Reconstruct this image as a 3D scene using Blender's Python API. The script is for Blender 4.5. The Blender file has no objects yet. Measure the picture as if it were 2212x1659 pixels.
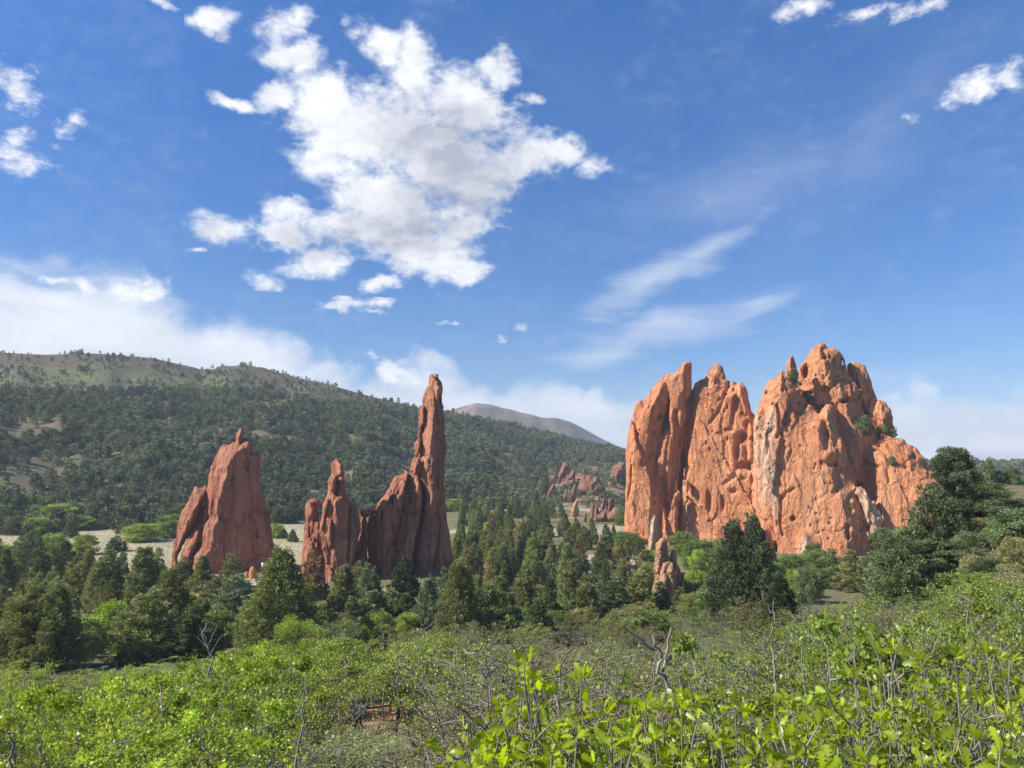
import bpy, math, random
import numpy as np
from mathutils import Vector, Matrix

S = bpy.context.scene
COL = S.collection
R = math.radians

# ------------------------------------------------------------------ camera
F = 1661.0                      # focal length for a picture 2212 wide
PITCH = R(5.86)
cam_d = bpy.data.cameras.new('camera')
cam_d.sensor_width = 36.0
cam_d.lens = 36.0 * F / 2212.0
cam_d.clip_start = 0.05
cam_d.clip_end = 20000
cam = bpy.data.objects.new('camera', cam_d)
cam.location = (0, 0, 0)
cam.rotation_euler = (R(90) + PITCH, 0, 0)
COL.objects.link(cam)
S.camera = cam

# ------------------------------------------------------------------ sun, sky, exposure
SUN_EL, SUN_AZ = 40.0, -101.0     # azimuth from +Y towards +X (so the sun stands left, slightly behind the camera)
sd = bpy.data.lights.new('sun', 'SUN')
sd.energy = 4.6
sd.angle = R(0.53)
sd.color = (1.0, 0.94, 0.85)
sun = bpy.data.objects.new('sun', sd)
sv = Vector((math.sin(R(SUN_AZ)) * math.cos(R(SUN_EL)), math.cos(R(SUN_AZ)) * math.cos(R(SUN_EL)), math.sin(R(SUN_EL))))
sun.rotation_euler = sv.to_track_quat('Z', 'Y').to_euler()
sun.location = sv * 300
COL.objects.link(sun)

S.view_settings.view_transform = 'Standard'
S.view_settings.look = 'None'
S.view_settings.gamma = 1.0
S.view_settings.exposure = 0.70
S.render.engine = 'CYCLES'
cy = S.cycles
cy.max_bounces = 8
cy.diffuse_bounces = 3
cy.glossy_bounces = 2
cy.transmission_bounces = 4
cy.transparent_max_bounces = 8
cy.volume_bounces = 0
cy.use_denoising = True
cy.sample_clamp_indirect = 6.0

def ray(px, py):
    """direction in the world of a picture point (2212 x 1659 picture), y component 1"""
    u = (px - 1106.0) / F
    v = -(py - 829.5) / F
    y = math.cos(PITCH) - v * math.sin(PITCH)
    z = math.sin(PITCH) + v * math.cos(PITCH)
    return np.array([u / y, 1.0, z / y])

def azel(px, py):
    d = ray(px, py)
    return math.atan2(d[0], d[1]), math.atan2(d[2], math.hypot(d[0], d[1]))

W = bpy.data.worlds.new('World')
S.world = W
W.use_nodes = True
wt = W.node_tree
wt.nodes.clear()

class NT:
    """small helper to write node graphs as expressions"""
    def __init__(self, tree):
        self.t = tree
    def n(self, typ, **kw):
        x = self.t.nodes.new(typ)
        for k, v in kw.items():
            setattr(x, k, v)
        return x
    def put(self, sock, val):
        if hasattr(val, 'is_linked') or isinstance(val, bpy.types.NodeSocket):
            self.t.links.new(val, sock)
        elif val is not None:
            sock.default_value = val
    def m(self, op, a, b=None, c=None, clamp=False):
        x = self.n('ShaderNodeMath', operation=op, use_clamp=clamp)
        for s, v in zip(x.inputs, (a, b, c)):
            self.put(s, v)
        return x.outputs[0]
    def vm(self, op, a, b=None, out=0):
        x = self.n('ShaderNodeVectorMath', operation=op)
        self.put(x.inputs[0], a)
        if b is not None:
            if op == 'SCALE':
                self.put(x.inputs[3], b)
            else:
                self.put(x.inputs[1], b)
        return x.outputs[out]
    def noise(self, vec, scale, detail=4, rough=0.5, dist=0.0, out=0, lac=2.0):
        x = self.n('ShaderNodeTexNoise')
        self.put(x.inputs['Vector'], vec)
        x.inputs['Scale'].default_value = scale
        x.inputs['Detail'].default_value = detail
        x.inputs['Roughness'].default_value = rough
        x.inputs['Lacunarity'].default_value = lac
        x.inputs['Distortion'].default_value = dist
        return x.outputs[out]
    def mapping(self, vec, loc=(0, 0, 0), rot=(0, 0, 0), scale=(1, 1, 1), typ='POINT'):
        x = self.n('ShaderNodeMapping', vector_type=typ)
        self.put(x.inputs['Vector'], vec)
        x.inputs['Location'].default_value = loc
        x.inputs['Rotation'].default_value = rot
        x.inputs['Scale'].default_value = scale
        return x.outputs[0]
    def step(self, v, a, b, ta=0.0, tb=1.0, typ='SMOOTHSTEP'):
        x = self.n('ShaderNodeMapRange', interpolation_type=typ)
        self.put(x.inputs[0], v)
        for k, q in zip((1, 2, 3, 4), (a, b, ta, tb)):
            self.put(x.inputs[k], q)
        return x.outputs[0]
    def mix(self, fac, a, b, mode='MIX'):
        x = self.n('ShaderNodeMix', data_type='RGBA', blend_type=mode)
        self.put(x.inputs[0], fac)
        self.put(x.inputs[6], a)
        self.put(x.inputs[7], b)
        return x.outputs[2]

N = NT(wt)
tc = N.n('ShaderNodeTexCoord')
DIR = tc.outputs['Generated']
sep = N.n('ShaderNodeSeparateXYZ')
wt.links.new(DIR, sep.inputs[0])
AZ = N.m('ARCTAN2', sep.outputs[0], sep.outputs[1])
EL = N.m('ARCSINE', sep.outputs[2])
cmb = N.n('ShaderNodeCombineXYZ')
wt.links.new(AZ, cmb.inputs[0]); wt.links.new(EL, cmb.inputs[1])
AE = cmb.outputs[0]

def warp(vec, scale, amt, detail=4, rough=0.55):
    nz = N.noise(DIR, scale, detail, rough, out=1)
    d = N.vm('SUBTRACT', nz, (0.5, 0.5, 0.5))
    return N.vm('ADD', vec, N.vm('SCALE', d, amt))


def blobs(vec, lst):
    """union of soft ellipses given in picture units: (cx, cy, rx, ry, tilt degrees, weight)"""
    tot = None
    for b in lst:
        cx, cy_, rx, ry, t = b[:5]
        w = b[5] if len(b) > 5 else 1.0
        a, e = azel(cx, cy_)
        # local size of a picture unit in azimuth / elevation
        a2, e2 = azel(cx + 1, cy_); a3, e3 = azel(cx, cy_ + 1)
        kx = abs(a2 - a); ky = abs(e3 - e)
        mp = N.mapping(vec, loc=(a, e, 0), rot=(0, 0, R(t)), scale=(rx * kx, ry * ky, 1), typ='TEXTURE')
        g = N.n('ShaderNodeTexGradient', gradient_type='SPHERICAL')
        wt.links.new(mp, g.inputs[0])
        o = g.outputs[1]
        if w != 1.0:
            o = N.m('MULTIPLY', o, w)
        tot = o if tot is None else N.m('SMOOTH_MAX', tot, o, 0.12)
    return tot

def cumulus(base, lst, darks, wa=0.62, gain=1.5, thr=0.42):
    """colour of the sky with heaped clouds of these ellipses over it"""
    AEw = warp(AE, 9.0, 0.085)
    mm = blobs(AEw, lst)
    f1 = N.noise(N.mapping(DIR, scale=(1, 1, 1.35)), 13.0, 8, 0.60, 0.35)
    f2 = N.noise(N.mapping(DIR, loc=(3.1, 1.7, 0.4), scale=(1, 1, 1.7)), 46.0, 6, 0.64, 0.25)
    fb = N.m('ADD', N.m('MULTIPLY', f1, wa), N.m('MULTIPLY', f2, 1 - wa))
    fb0 = N.m('SUBTRACT', fb, 0.5)
    dens = N.m('ADD', N.m('MULTIPLY', mm, gain), N.m('MULTIPLY', fb0, 3.0))
    dens = N.m('SUBTRACT', dens, thr)
    dens = N.m('MULTIPLY', dens, N.step(mm, 0.0, 0.22))
    alpha = N.step(dens, -0.10, 0.75)
    dark = blobs(AEw, darks)
    soft = N.noise(N.mapping(DIR, loc=(5, 2, 1), scale=(1, 1, 2.2)), 7.0, 4, 0.55, 0.4)
    toward = N.vm('ADD', DIR, (-0.012, 0.0, 0.017))
    f1b = N.noise(N.mapping(toward, scale=(1, 1, 1.35)), 13.0, 5, 0.58, 0.35)
    f2b = N.noise(N.mapping(toward, loc=(3.1, 1.7, 0.4), scale=(1, 1, 1.7)), 46.0, 4, 0.6, 0.25)
    rel = N.m('SUBTRACT', N.m('ADD', N.m('MULTIPLY', f1b, wa), N.m('MULTIPLY', f2b, 1 - wa)), fb)
    shade = N.m('ADD', N.m('MULTIPLY', dark, 1.0), N.m('MULTIPLY', rel, 1.5))
    shade = N.m('ADD', shade, N.m('MULTIPLY', N.m('SUBTRACT', soft, 0.5), 0.7))
    shade = N.m('ADD', shade, N.m('MULTIPLY', N.step(dens, 0.2, 0.9), 0.14))
    shade = N.step(shade, -0.02, 0.95, 0, 1, 'LINEAR')
    ccol = N.mix(shade, CLOUD_LIT, CLOUD_DARK)
    return N.mix(alpha, base, ccol)

def cirrus(lst, rot, sc, nscale, thr, soften):
    """mask of high thin streaky cloud"""
    mask = blobs(warp(AE, 4.0, 0.12), lst)
    v = N.mapping(warp(AE, 3.0, 0.10, 3), rot=(0, 0, R(rot)), scale=(sc[0], sc[1], 1))
    nz = N.noise(v, nscale, 7, 0.62, 0.6)
    d = N.m('ADD', N.m('MULTIPLY', mask, 0.9), N.m('SUBTRACT', nz, thr))
    return N.m('MULTIPLY', N.step(d, 0.0, soften), N.step(mask, 0.0, 0.35))

CLOUD_LIT = (6.7, 6.85, 7.1, 1)
CLOUD_DARK = (2.9, 3.15, 3.8, 1)
sky = N.n('ShaderNodeTexSky', sky_type='NISHITA')
sky.sun_disc = False
sky.sun_elevation = R(SUN_EL)
sky.sun_rotation = R(SUN_AZ)
sky.altitude = 2000
sky.air_density = 1.0
sky.dust_density = 0.3
sky.ozone_density = 3.5
hs = N.n('ShaderNodeHueSaturation')
hs.inputs['Hue'].default_value = 0.506
hs.inputs['Saturation'].default_value = 1.28
hs.inputs['Value'].default_value = 1.18
wt.links.new(sky.outputs[0], hs.inputs['Color'])
clear = N.vm('SCALE', hs.outputs[0], N.step(EL, 0.0, 0.55, 0.60, 1.0, 'LINEAR'))

# the pale sheet of cloud low on the left and on the right horizon
AEs = warp(AE, 3.0, 0.26, 6, .6)
st = blobs(AEs, [(150, 740, 680, 215, -6), (-100, 660, 420, 170, 0), (560, 800, 500, 130, -12, 1.15), (900, 850, 440, 105, -8, 1.2), (1250, 895, 400, 105, -6, 1.2), (2150, 905, 480, 110, 0, 1.25), (1500, 930, 400, 80, 0, .8), (1990, 900, 240, 60, 0, .9)])
stn = N.noise(N.mapping(DIR, scale=(1, 1, 2.6)), 6.0, 8, 0.60, 0.5)
sheet0 = N.m('MULTIPLY', N.step(st, 0.0, 0.25), N.m('ADD', N.m('MULTIPLY', st, 2.1), N.m('MULTIPLY', N.m('SUBTRACT', stn, 0.5), 2.2)))
sheet = N.m('MULTIPLY', N.step(sheet0, -0.12, 1.40), 0.97)
scol = N.mix(N.step(stn, 0.36, 0.66), (4.9, 5.35, 6.0, 1), (6.2, 6.4, 6.75, 1))
base = N.mix(sheet, clear, scol)

c1 = cirrus([(1400, 620, 340, 70, 28), (1530, 530, 280, 48, 30), (1420, 720, 340, 58, 10), (1650, 640, 220, 44, 16, .9), (1290, 770, 220, 50, 15, .9)], -24, (1.0, 8.5), 7.0, 0.66, 0.85)
c2 = cirrus([(1650, 370, 520, 170, 14, .8), (1880, 300, 420, 170, 30, .7), (1900, 800, 420, 60, 5, .8), (1800, 700, 500, 120, 5, .45), (2050, 180, 300, 140, 30, .6)], -24, (1.0, 3.6), 3.0, 0.55, 1.35)
right = N.mix(N.m('MAXIMUM', N.m('MULTIPLY', c1, 0.55), N.m('MULTIPLY', c2, 0.34)), base, (5.3, 5.7, 6.3, 1))
right = cumulus(right, [(2110, 178, 125, 46, 12, .9), (1985, 230, 75, 28, 0, .62), (1705, 40, 55, 40, 0, .9), (1750, 8, 95, 50, 0), (1990, 15, 130, 55, 0, .95), (1880, 10, 120, 40, 10, .75),
                        (2080, 990, 280, 70, -6, 1.15), (2130, 975, 170, 75, 0, 1.2), (2210, 990, 170, 80, 0, 1.2), (2010, 985, 90, 50, 0, 1.1), (1880, 910, 70, 26, -12, .5), (1635, 860, 60, 25, 0, .8)], [(2140, 1015, 240, 45, 0, .8)], .42, 1.05, .38)
big = [(720, 235, 190, 130, 10), (900, 150, 110, 90, -30), (1010, 230, 170, 120, -15), (850, 300, 330, 220, -8),
       (960, 370, 260, 190, 0), (1130, 350, 190, 75, 14), (1205, 332, 100, 50, 10), (850, 430, 250, 120, 0), (800, 500, 250, 95, -4),
       (900, 560, 190, 75, -6), (960, 592, 150, 40, 0), (660, 560, 130, 60, 10), (480, 490, 125, 74, 4), (600, 500, 120, 50, 0),
       (620, 460, 90, 60, -10), (510, 203, 75, 30, -8), (590, 195, 80, 50, 20), (1080, 160, 70, 60, 20), (840, 110, 95, 60, -20),
       (690, 340, 120, 90, 0), (1000, 500, 110, 60, 30), (1272, 362, 50, 60, 60, .7), (830, 620, 90, 30, 0), (700, 180, 120, 90, 0),
       (1150, 215, 60, 30, -15, .7), (625, 100, 115, 52, 5), (470, 35, 110, 60, 18), (600, 40, 120, 60, 10, .62),
       (575, 612, 70, 45, -30, .7), (430, 548, 60, 16, 0, .8), (770, 60, 60, 60, 0, .62), (640, 30, 60, 50, 0, .7)]
c_big = cumulus(base, big, [(980, 330, 260, 130, -25, .85), (1000, 430, 280, 95, 8, .9), (900, 500, 250, 80, 0, .9), (830, 545, 200, 50, 0, .8), (720, 520, 190, 60, 0, .7), (480, 515, 120, 40, 0, .5)])
c_left = cumulus(base, [(330, 5, 90, 32, 0), (10, 190, 70, 85, 20), (15, 330, 120, 60, -5), (130, 285, 50, 70, -40, .85), (-5, 400, 40, 50, 0, .8), (135, 600, 60, 20, -5), (195, 603, 55, 24, -5), (315, 612, 120, 46, -8)], [(20, 350, 90, 25, 0, .4)], .42, 1.0, .34)
c_low = cumulus(base, [(730, 667, 105, 36, 8), (825, 657, 70, 26, -4), (815, 685, 50, 14, 0, .8), (965, 690, 65, 14, -8, .8), (1127, 722, 34, 26, 0, .85), (1090, 755, 26, 28, 0, .8), (870, 805, 100, 26, -10, .9)], [(730, 690, 70, 15, 0, .3)], .35, 1.0, .32)

def gt(v, t):
    return N.m('GREATER_THAN', v, t)
def bgn(col):
    x = N.n('ShaderNodeBackground')
    wt.links.new(col, x.inputs[0])
    x.inputs[1].default_value = SKY_STRENGTH
    return x.outputs[0]
def mixs(f, a, b):
    x = N.n('ShaderNodeMixShader')
    wt.links.new(f, x.inputs[0]); wt.links.new(a, x.inputs[1]); wt.links.new(b, x.inputs[2])
    return x.outputs[0]
SKY_STRENGTH = 0.1
# each stretch of the sky works out only the clouds it has
X0, X1, X2 = azel(372, 600)[0], azel(1150, 600)[0], azel(1345, 300)[0]
Y1, Y2 = azel(1200, 415)[1], azel(800, 641)[1]
EAST = N.m('MAXIMUM', gt(AZ, X2), N.m('MULTIPLY', gt(AZ, X1), N.m('LESS_THAN', EL, Y1)))
west = mixs(gt(AZ, X0), bgn(c_left), mixs(gt(EL, Y2), bgn(c_low), bgn(c_big)))
front = mixs(EAST, west, bgn(right))
seen = N.m('MULTIPLY', gt(EL, -0.01), N.m('LESS_THAN', N.m('ABSOLUTE', AZ), 0.9))
allsky = mixs(seen, bgn(clear), front)
wo = N.n('ShaderNodeOutputWorld')
wt.links.new(allsky, wo.inputs[0])
W.cycles.sampling_method = 'MANUAL'
W.cycles.sample_map_resolution = 512

# ------------------------------------------------------------------ helpers
rng = np.random.default_rng(7)

def tag(o, label=None, cat=None, group=None, kind=None):
    if label: o['label'] = label
    if cat: o['category'] = cat
    if group: o['group'] = group
    if kind: o['kind'] = kind
    return o

def empty(name, loc=(0, 0, 0), rz=0.0, sc=1.0):
    o = bpy.data.objects.new(name, None)
    o.location = loc
    o.rotation_euler = (0, 0, rz)
    o.scale = (sc, sc, sc)
    o.empty_display_size = 0.5
    COL.objects.link(o)
    return o

def mesh_np(name, V, faces, smooth=False, attrs=None, mats=None, midx=None):
    """faces: list of integer arrays (n,3) / (n,4) / (n,k)"""
    me = bpy.data.meshes.new(name)
    faces = [np.asarray(f, dtype=np.int32) for f in faces if len(f)]
    nf = sum(len(f) for f in faces)
    nl = sum(f.size for f in faces)
    me.vertices.add(len(V))
    me.vertices.foreach_set('co', np.ascontiguousarray(V, dtype=np.float32).ravel())
    me.loops.add(nl)
    me.loops.foreach_set('vertex_index', np.concatenate([f.ravel() for f in faces]))
    me.polygons.add(nf)
    tot = np.concatenate([np.full(len(f), f.shape[1], dtype=np.int32) for f in faces])
    st_ = np.concatenate([[0], np.cumsum(tot)[:-1]]).astype(np.int32)
    me.polygons.foreach_set('loop_start', st_)
    me.polygons.foreach_set('loop_total', tot)
    if smooth:
        me.polygons.foreach_set('use_smooth', np.ones(nf, dtype=bool))
    if midx is not None:
        me.polygons.foreach_set('material_index', np.asarray(midx, dtype=np.int32))
    me.update(calc_edges=True)
    for k, a in (attrs or {}).items():
        a = np.asarray(a, dtype=np.float32)
        if a.ndim == 1:
            at_ = me.attributes.new(k, 'FLOAT', 'POINT')
            at_.data.foreach_set('value', a)
        else:
            at_ = me.attributes.new(k, 'FLOAT_VECTOR', 'POINT')
            at_.data.foreach_set('vector', a.ravel())
    for m_ in (mats or []):
        me.materials.append(m_)
    return me

def link(name, me, parent=None, loc=None):
    o = bpy.data.objects.new(name, me)
    COL.objects.link(o)
    if parent is not None:
        o.parent = parent
    if loc is not None:
        o.location = loc
    return o

_T = np.random.default_rng(11).random((64, 64, 64)).astype(np.float32)
def vnoise(x, y, z):
    """smooth value noise, -1..1"""
    xi = np.floor(x).astype(np.int64); yi = np.floor(y).astype(np.int64); zi = np.floor(z).astype(np.int64)
    fx = x - xi; fy = y - yi; fz = z - zi
    fx = fx * fx * (3 - 2 * fx); fy = fy * fy * (3 - 2 * fy); fz = fz * fz * (3 - 2 * fz)
    xi &= 63; yi &= 63; zi &= 63
    x1 = (xi + 1) & 63; y1 = (yi + 1) & 63; z1 = (zi + 1) & 63
    a = _T[xi, yi, zi] * (1 - fx) + _T[x1, yi, zi] * fx
    b = _T[xi, y1, zi] * (1 - fx) + _T[x1, y1, zi] * fx
    c_ = _T[xi, yi, z1] * (1 - fx) + _T[x1, yi, z1] * fx
    d = _T[xi, y1, z1] * (1 - fx) + _T[x1, y1, z1] * fx
    a = a * (1 - fy) + b * fy
    c_ = c_ * (1 - fy) + d * fy
    return (a * (1 - fz) + c_ * fz) * 2 - 1

def fbm(x, y, z, oct_=4, gain=0.5):
    t = 0; a = 1.0; s = 0
    for k in range(oct_):
        t = t + a * vnoise(x + 13.7 * k, y + 7.1 * k, z + 3.3 * k); s += a
        x = x * 2.03; y = y * 2.03; z = z * 2.03; a *= gain
    return t / s

def sst(x, a, b):
    t = np.clip((np.asarray(x, dtype=float) - a) / (b - a), 0, 1)
    return t * t * (3 - 2 * t)

# ------------------------------------------------------------------ materials
def new_mat(name):
    m_ = bpy.data.materials.new(name)
    m_.use_nodes = True
    m_.node_tree.nodes.clear()
    q = NT(m_.node_tree)
    out = q.n('ShaderNodeOutputMaterial')
    return m_, q, out

def attr(q, name, out='Fac'):
    x = q.n('ShaderNodeAttribute', attribute_name=name)
    return x.outputs[out]

def ramp(q, fac, stops):
    x = q.n('ShaderNodeValToRGB')
    q.put(x.inputs[0], fac)
    e = x.color_ramp.elements
    while len(e) < len(stops):
        e.new(0.5)
    for el, (p, c_) in zip(e, stops):
        el.position = p
        el.color = (*c_, 1)
    return x.outputs[0]

def principled(q, out, color, rough=0.9, spec=0.2, normal=None):
    b = q.n('ShaderNodeBsdfPrincipled')
    q.put(b.inputs['Base Color'], color)
    q.put(b.inputs['Roughness'], rough)
    b.inputs['Specular IOR Level'].default_value = spec
    if normal is not None:
        q.put(b.inputs['Normal'], normal)
    q.t.links.new(b.outputs[0], out.inputs[0])
    return b

def simple_mat(name, col, rough=0.8, spec=0.3, var=0.25, scale=6.0, metal=0.0):
    m_, q, out = new_mat(name)
    t = q.n('ShaderNodeTexCoord').outputs['Object']
    nz = q.noise(t, scale, 4, 0.6)
    c_ = q.mix(nz, tuple(k * (1 - var) for k in col) + (1,), tuple(min(1, k * (1 + var)) for k in col) + (1,))
    b = principled(q, out, c_, rough, spec)
    b.inputs['Metallic'].default_value = metal
    return m_

def rock_mat(name, light, mid, deep, pale=(0.70, 0.49, 0.34), streak=1.0, bump=0.9, crack=0.42):
    m_, q, out = new_mat(name)
    t = q.n('ShaderNodeTexCoord').outputs['Object']
    big_ = q.noise(t, 0.07, 5, 0.6, 0.6)
    v = q.noise(q.mapping(t, scale=(1, 1, 0.16), rot=(0, R(7), 0)), 0.55, 6, 0.62, 0.5)
    fine = q.noise(t, 2.2, 6, 0.68)
    bands = q.noise(q.mapping(t, scale=(0.12, 0.12, 1.0), rot=(R(12), R(-18), 0)), 0.5, 4, 0.6, 0.4)
    f = q.m('ADD', q.m('MULTIPLY', big_, 0.5), q.m('MULTIPLY', v, 0.35 * streak))
    f = q.m('ADD', f, q.m('MULTIPLY', fine, 0.16))
    f = q.m('ADD', f, q.m('MULTIPLY', bands, 0.14))
    f = q.step(f, 0.36, 0.80, typ='LINEAR')
    c_ = ramp(q, f, [(0.0, deep), (0.42, mid), (0.75, light), (1.0, tuple(min(1, k * 1.18) for k in light))])
    p = attr(q, 'pale')
    pm = q.m('MULTIPLY', q.step(q.m('ADD', p, q.m('MULTIPLY', q.m('SUBTRACT', v, 0.5), 0.9)), 0.25, 0.75), 0.85)
    c_ = q.mix(pm, c_, q.mix(fine, tuple(k * 0.85 for k in pale) + (1,), tuple(k * 1.1 for k in pale) + (1,)))
    # dark desert varnish running down in stripes
    var_ = q.noise(q.mapping(t, loc=(9, 4, 2), scale=(1, 1, 0.09)), 0.8, 5, 0.65, 0.3)
    c_ = q.mix(q.m('MULTIPLY', q.step(var_, 0.53, 0.68), 0.40 * streak), c_, tuple(k * 0.5 for k in deep) + (1,))
    bm = q.n('ShaderNodeBump')
    bm.inputs['Strength'].default_value = bump
    bm.inputs['Distance'].default_value = 1.5
    n2 = q.m('ADD', q.m('MULTIPLY', q.noise(q.mapping(t, scale=(1, 1, 0.45), rot=(0, R(10), 0)), 0.42, 7, 0.72, 0.3), 1.0), q.m('MULTIPLY', q.noise(q.mapping(t, scale=(1, 1, 0.13), rot=(0, R(5), 0)), 0.75, 6, 0.72, 0.2), .55))
    crk = q.n('ShaderNodeTexVoronoi', feature='DISTANCE_TO_EDGE')
    wv_ = q.vm('ADD', q.mapping(t, scale=(1, 1, 0.28), rot=(0, R(9), 0)), q.vm('SCALE', q.noise(t, .35, 4, .65, out=1), 3.0))
    q.put(crk.inputs['Vector'], wv_); crk.inputs['Scale'].default_value = 0.24
    n2 = q.m('ADD', n2, q.m('MULTIPLY', q.step(crk.outputs['Distance'], 0.0, 0.055), crack))
    pit = q.n('ShaderNodeTexVoronoi', feature='F1')
    q.put(pit.inputs['Vector'], q.mapping(t, scale=(1, 1, 0.6)))
    pit.inputs['Scale'].default_value = 0.55
    pv = q.step(pit.outputs['Distance'], 0.05, 0.30)
    hgt = q.m('ADD', n2, q.m('MULTIPLY', pv, 0.16))
    q.put(bm.inputs['Height'], hgt)
    principled(q, out, c_, 0.92, 0.12, bm.outputs[0])
    return m_

M = {}
M['rock'] = rock_mat('red_sandstone', (0.73, 0.350, 0.180), (0.66, 0.275, 0.130), (0.49, 0.170, 0.074))
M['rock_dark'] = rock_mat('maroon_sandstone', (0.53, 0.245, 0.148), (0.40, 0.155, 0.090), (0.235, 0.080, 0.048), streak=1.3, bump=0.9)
M['rock_cream'] = rock_mat('cream_sandstone', (0.58, 0.36, 0.21), (0.50, 0.29, 0.16), (0.36, 0.18, 0.10))
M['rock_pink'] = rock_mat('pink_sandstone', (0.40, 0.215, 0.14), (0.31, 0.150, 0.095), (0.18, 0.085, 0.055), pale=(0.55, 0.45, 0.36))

# ------------------------------------------------------------------ terrain
_pr = np.array([0, 3, 8, 17, 30, 43, 60, 80, 100, 150, 220, 9000.])
_pz = np.array([-1.75, -2.7, -4.3, -6.9, -10.8, -14.2, -16.9, -19.3, -21.5, -24.5, -25.0, -25.0])
_ridge_px = np.array([[-500, 775], [0, 760], [100, 765], [200, 762], [260, 766], [330, 772], [400, 788], [435, 798], [470, 793], [520, 786], [560, 791], [620, 808], [700, 827], [780, 850],
                      [860, 870], [900, 878], [970, 889], [1050, 908], [1130, 928], [1200, 945], [1260, 960], [1340, 978], [1500, 990], [1700, 1002], [2300, 1004], [2900, 1000]], dtype=float)
_far_px = np.array([[300, 985], [900, 930], [970, 889], [1000, 880], [1030, 873], [1060, 876], [1090, 884], [1130, 897], [1165, 904], [1200, 904], [1230, 911], [1260, 926], [1300, 948], [1340, 966], [1400, 980], [1700, 998], [2300, 1002]], dtype=float)
def _prof(tab):
    a = []; e = []
    for x, y in tab:
        d = ray(x, y); a.append(math.atan2(d[0], 1.0)); e.append(d[2] / math.hypot(d[0], 1.0))
    return np.array(a), np.array(e)
_ra, _re = _prof(_ridge_px)
_fa, _fe = _prof(_far_px)

def hill_r0(az): return 325 + 110 * sst(az, R(-20), R(4)) + 60 * sst(az, R(4), R(30))
def hill_r1(az): return 860 - 90 * sst(az, R(-24), R(-14)) + 130 * sst(az, R(-8), R(6))

def H(x, y):
    x = np.asarray(x, dtype=float); y = np.asarray(y, dtype=float)
    r = np.hypot(x, y)
    az = np.arctan2(x, y)
    z = np.interp(r, _pr, _pz)
    # the rise on the right
    n = 6.5 * sst(az, R(8), R(24)) * sst(r, 12, 50) * (1 - sst(r, 60, 92)) * (1 - sst(az, R(80), R(120)))
    f = 19.2 * sst(az, R(26.3), R(32.5)) * sst(r, 40, 105) * (1 - sst(r, 140, 230)) * (1 - sst(az, R(80), R(120)))
    z = z + n + f
    # the wooded hill
    front = 1 - sst(np.abs(az), R(70), R(110))
    r0 = hill_r0(az); r1 = hill_r1(az)
    crest = np.interp(az, _ra, _re) * r1
    t = np.clip((r - r0) / (r1 - r0), 0, 1)
    hs_ = (t ** 1.12)
    hs_ = hs_ * (1 + 0.10 * np.sin(t * 9 + az * 14) * (1 - t) * t * 4 * 0.5)
    up = (crest + 25.0) * hs_
    gul = vnoise(az * 16 + 5, r / 140.0, np.zeros_like(r)) * 7 + vnoise(az * 45, r / 55.0, np.ones_like(r) * 3) * 2.6
    up = up + gul * sst(t, 0.02, 0.3) * (1 - sst(t, 0.75, 1.0))
    back = sst(r, r1, r1 + 600)
    crest_h = up * (1 - back)
    far_r = 2300.0
    fz = np.interp(az, _fa, _fe) * far_r + 25.0
    ft = sst(r, r1 + 350, far_r) ** 1.2 * (1 - sst(r, far_r, far_r + 1500))
    fn = vnoise(az * 40, r / 260.0, np.ones_like(r) * 7) * 16 * sst(ft, 0, .4) * (1 - sst(ft, 0.85, 1.0))
    far_h = fz * ft + fn
    z = z + np.where(r > r0, np.maximum(crest_h, np.where(r > r1, far_h, -1e9)), 0.0) * front
    z = z + fbm(x / 9.0, y / 9.0, np.zeros_like(x), 3) * (0.35 * sst(r, 4, 20) - 0.27 * sst(r, 120, 160))
    return z

def Hs(x, y):
    return float(H(np.array([x]), np.array([y]))[0])

def at(px, py, Y):
    return ray(px, py) * Y

def ground_at(px, Y):
    d = ray(px, 1100)
    x = d[0] * Y
    return np.array([x, Y, Hs(x, Y)])

def depth_for(px, py):
    """distance at which the sight line through a picture point meets the ground"""
    d = ray(px, py)
    Y = np.geomspace(2, 700, 900)
    g = H(d[0] * Y, Y) - d[2] * Y
    i = np.argmax(g > 0)
    if g[i] <= 0: return 300.0
    return float(Y[i])


def pix(P):
    """world point -> picture point, 2212 wide"""
    x, y, z = P[..., 0], P[..., 1], P[..., 2]
    yc = y * math.cos(PITCH) + z * math.sin(PITCH)
    zc = -y * math.sin(PITCH) + z * math.cos(PITCH)
    return np.stack([1106 + F * x / yc, 829.5 - F * zc / yc], -1)

# ground sheet: polar, fine in front
_az = np.concatenate([np.linspace(-180, -46, 40)[:-1], np.linspace(-46, 46, 470), np.linspace(46, 180, 40)[1:]])
_rr = np.concatenate([[0.0], np.geomspace(0.6, 4500, 420)])
AA, RR = np.meshgrid(np.radians(_az), _rr, indexing='ij')
gx = RR * np.sin(AA); gy = RR * np.cos(AA)
gz = H(gx, gy)
na, nr = AA.shape
idx = np.arange(na * nr).reshape(na, nr)
gf = np.stack([idx[:-1, :-1], idx[:-1, 1:], idx[1:, 1:], idx[1:, :-1]], -1).reshape(-1, 4)
GV = np.stack([gx, gy, gz], -1).reshape(-1, 3)

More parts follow.
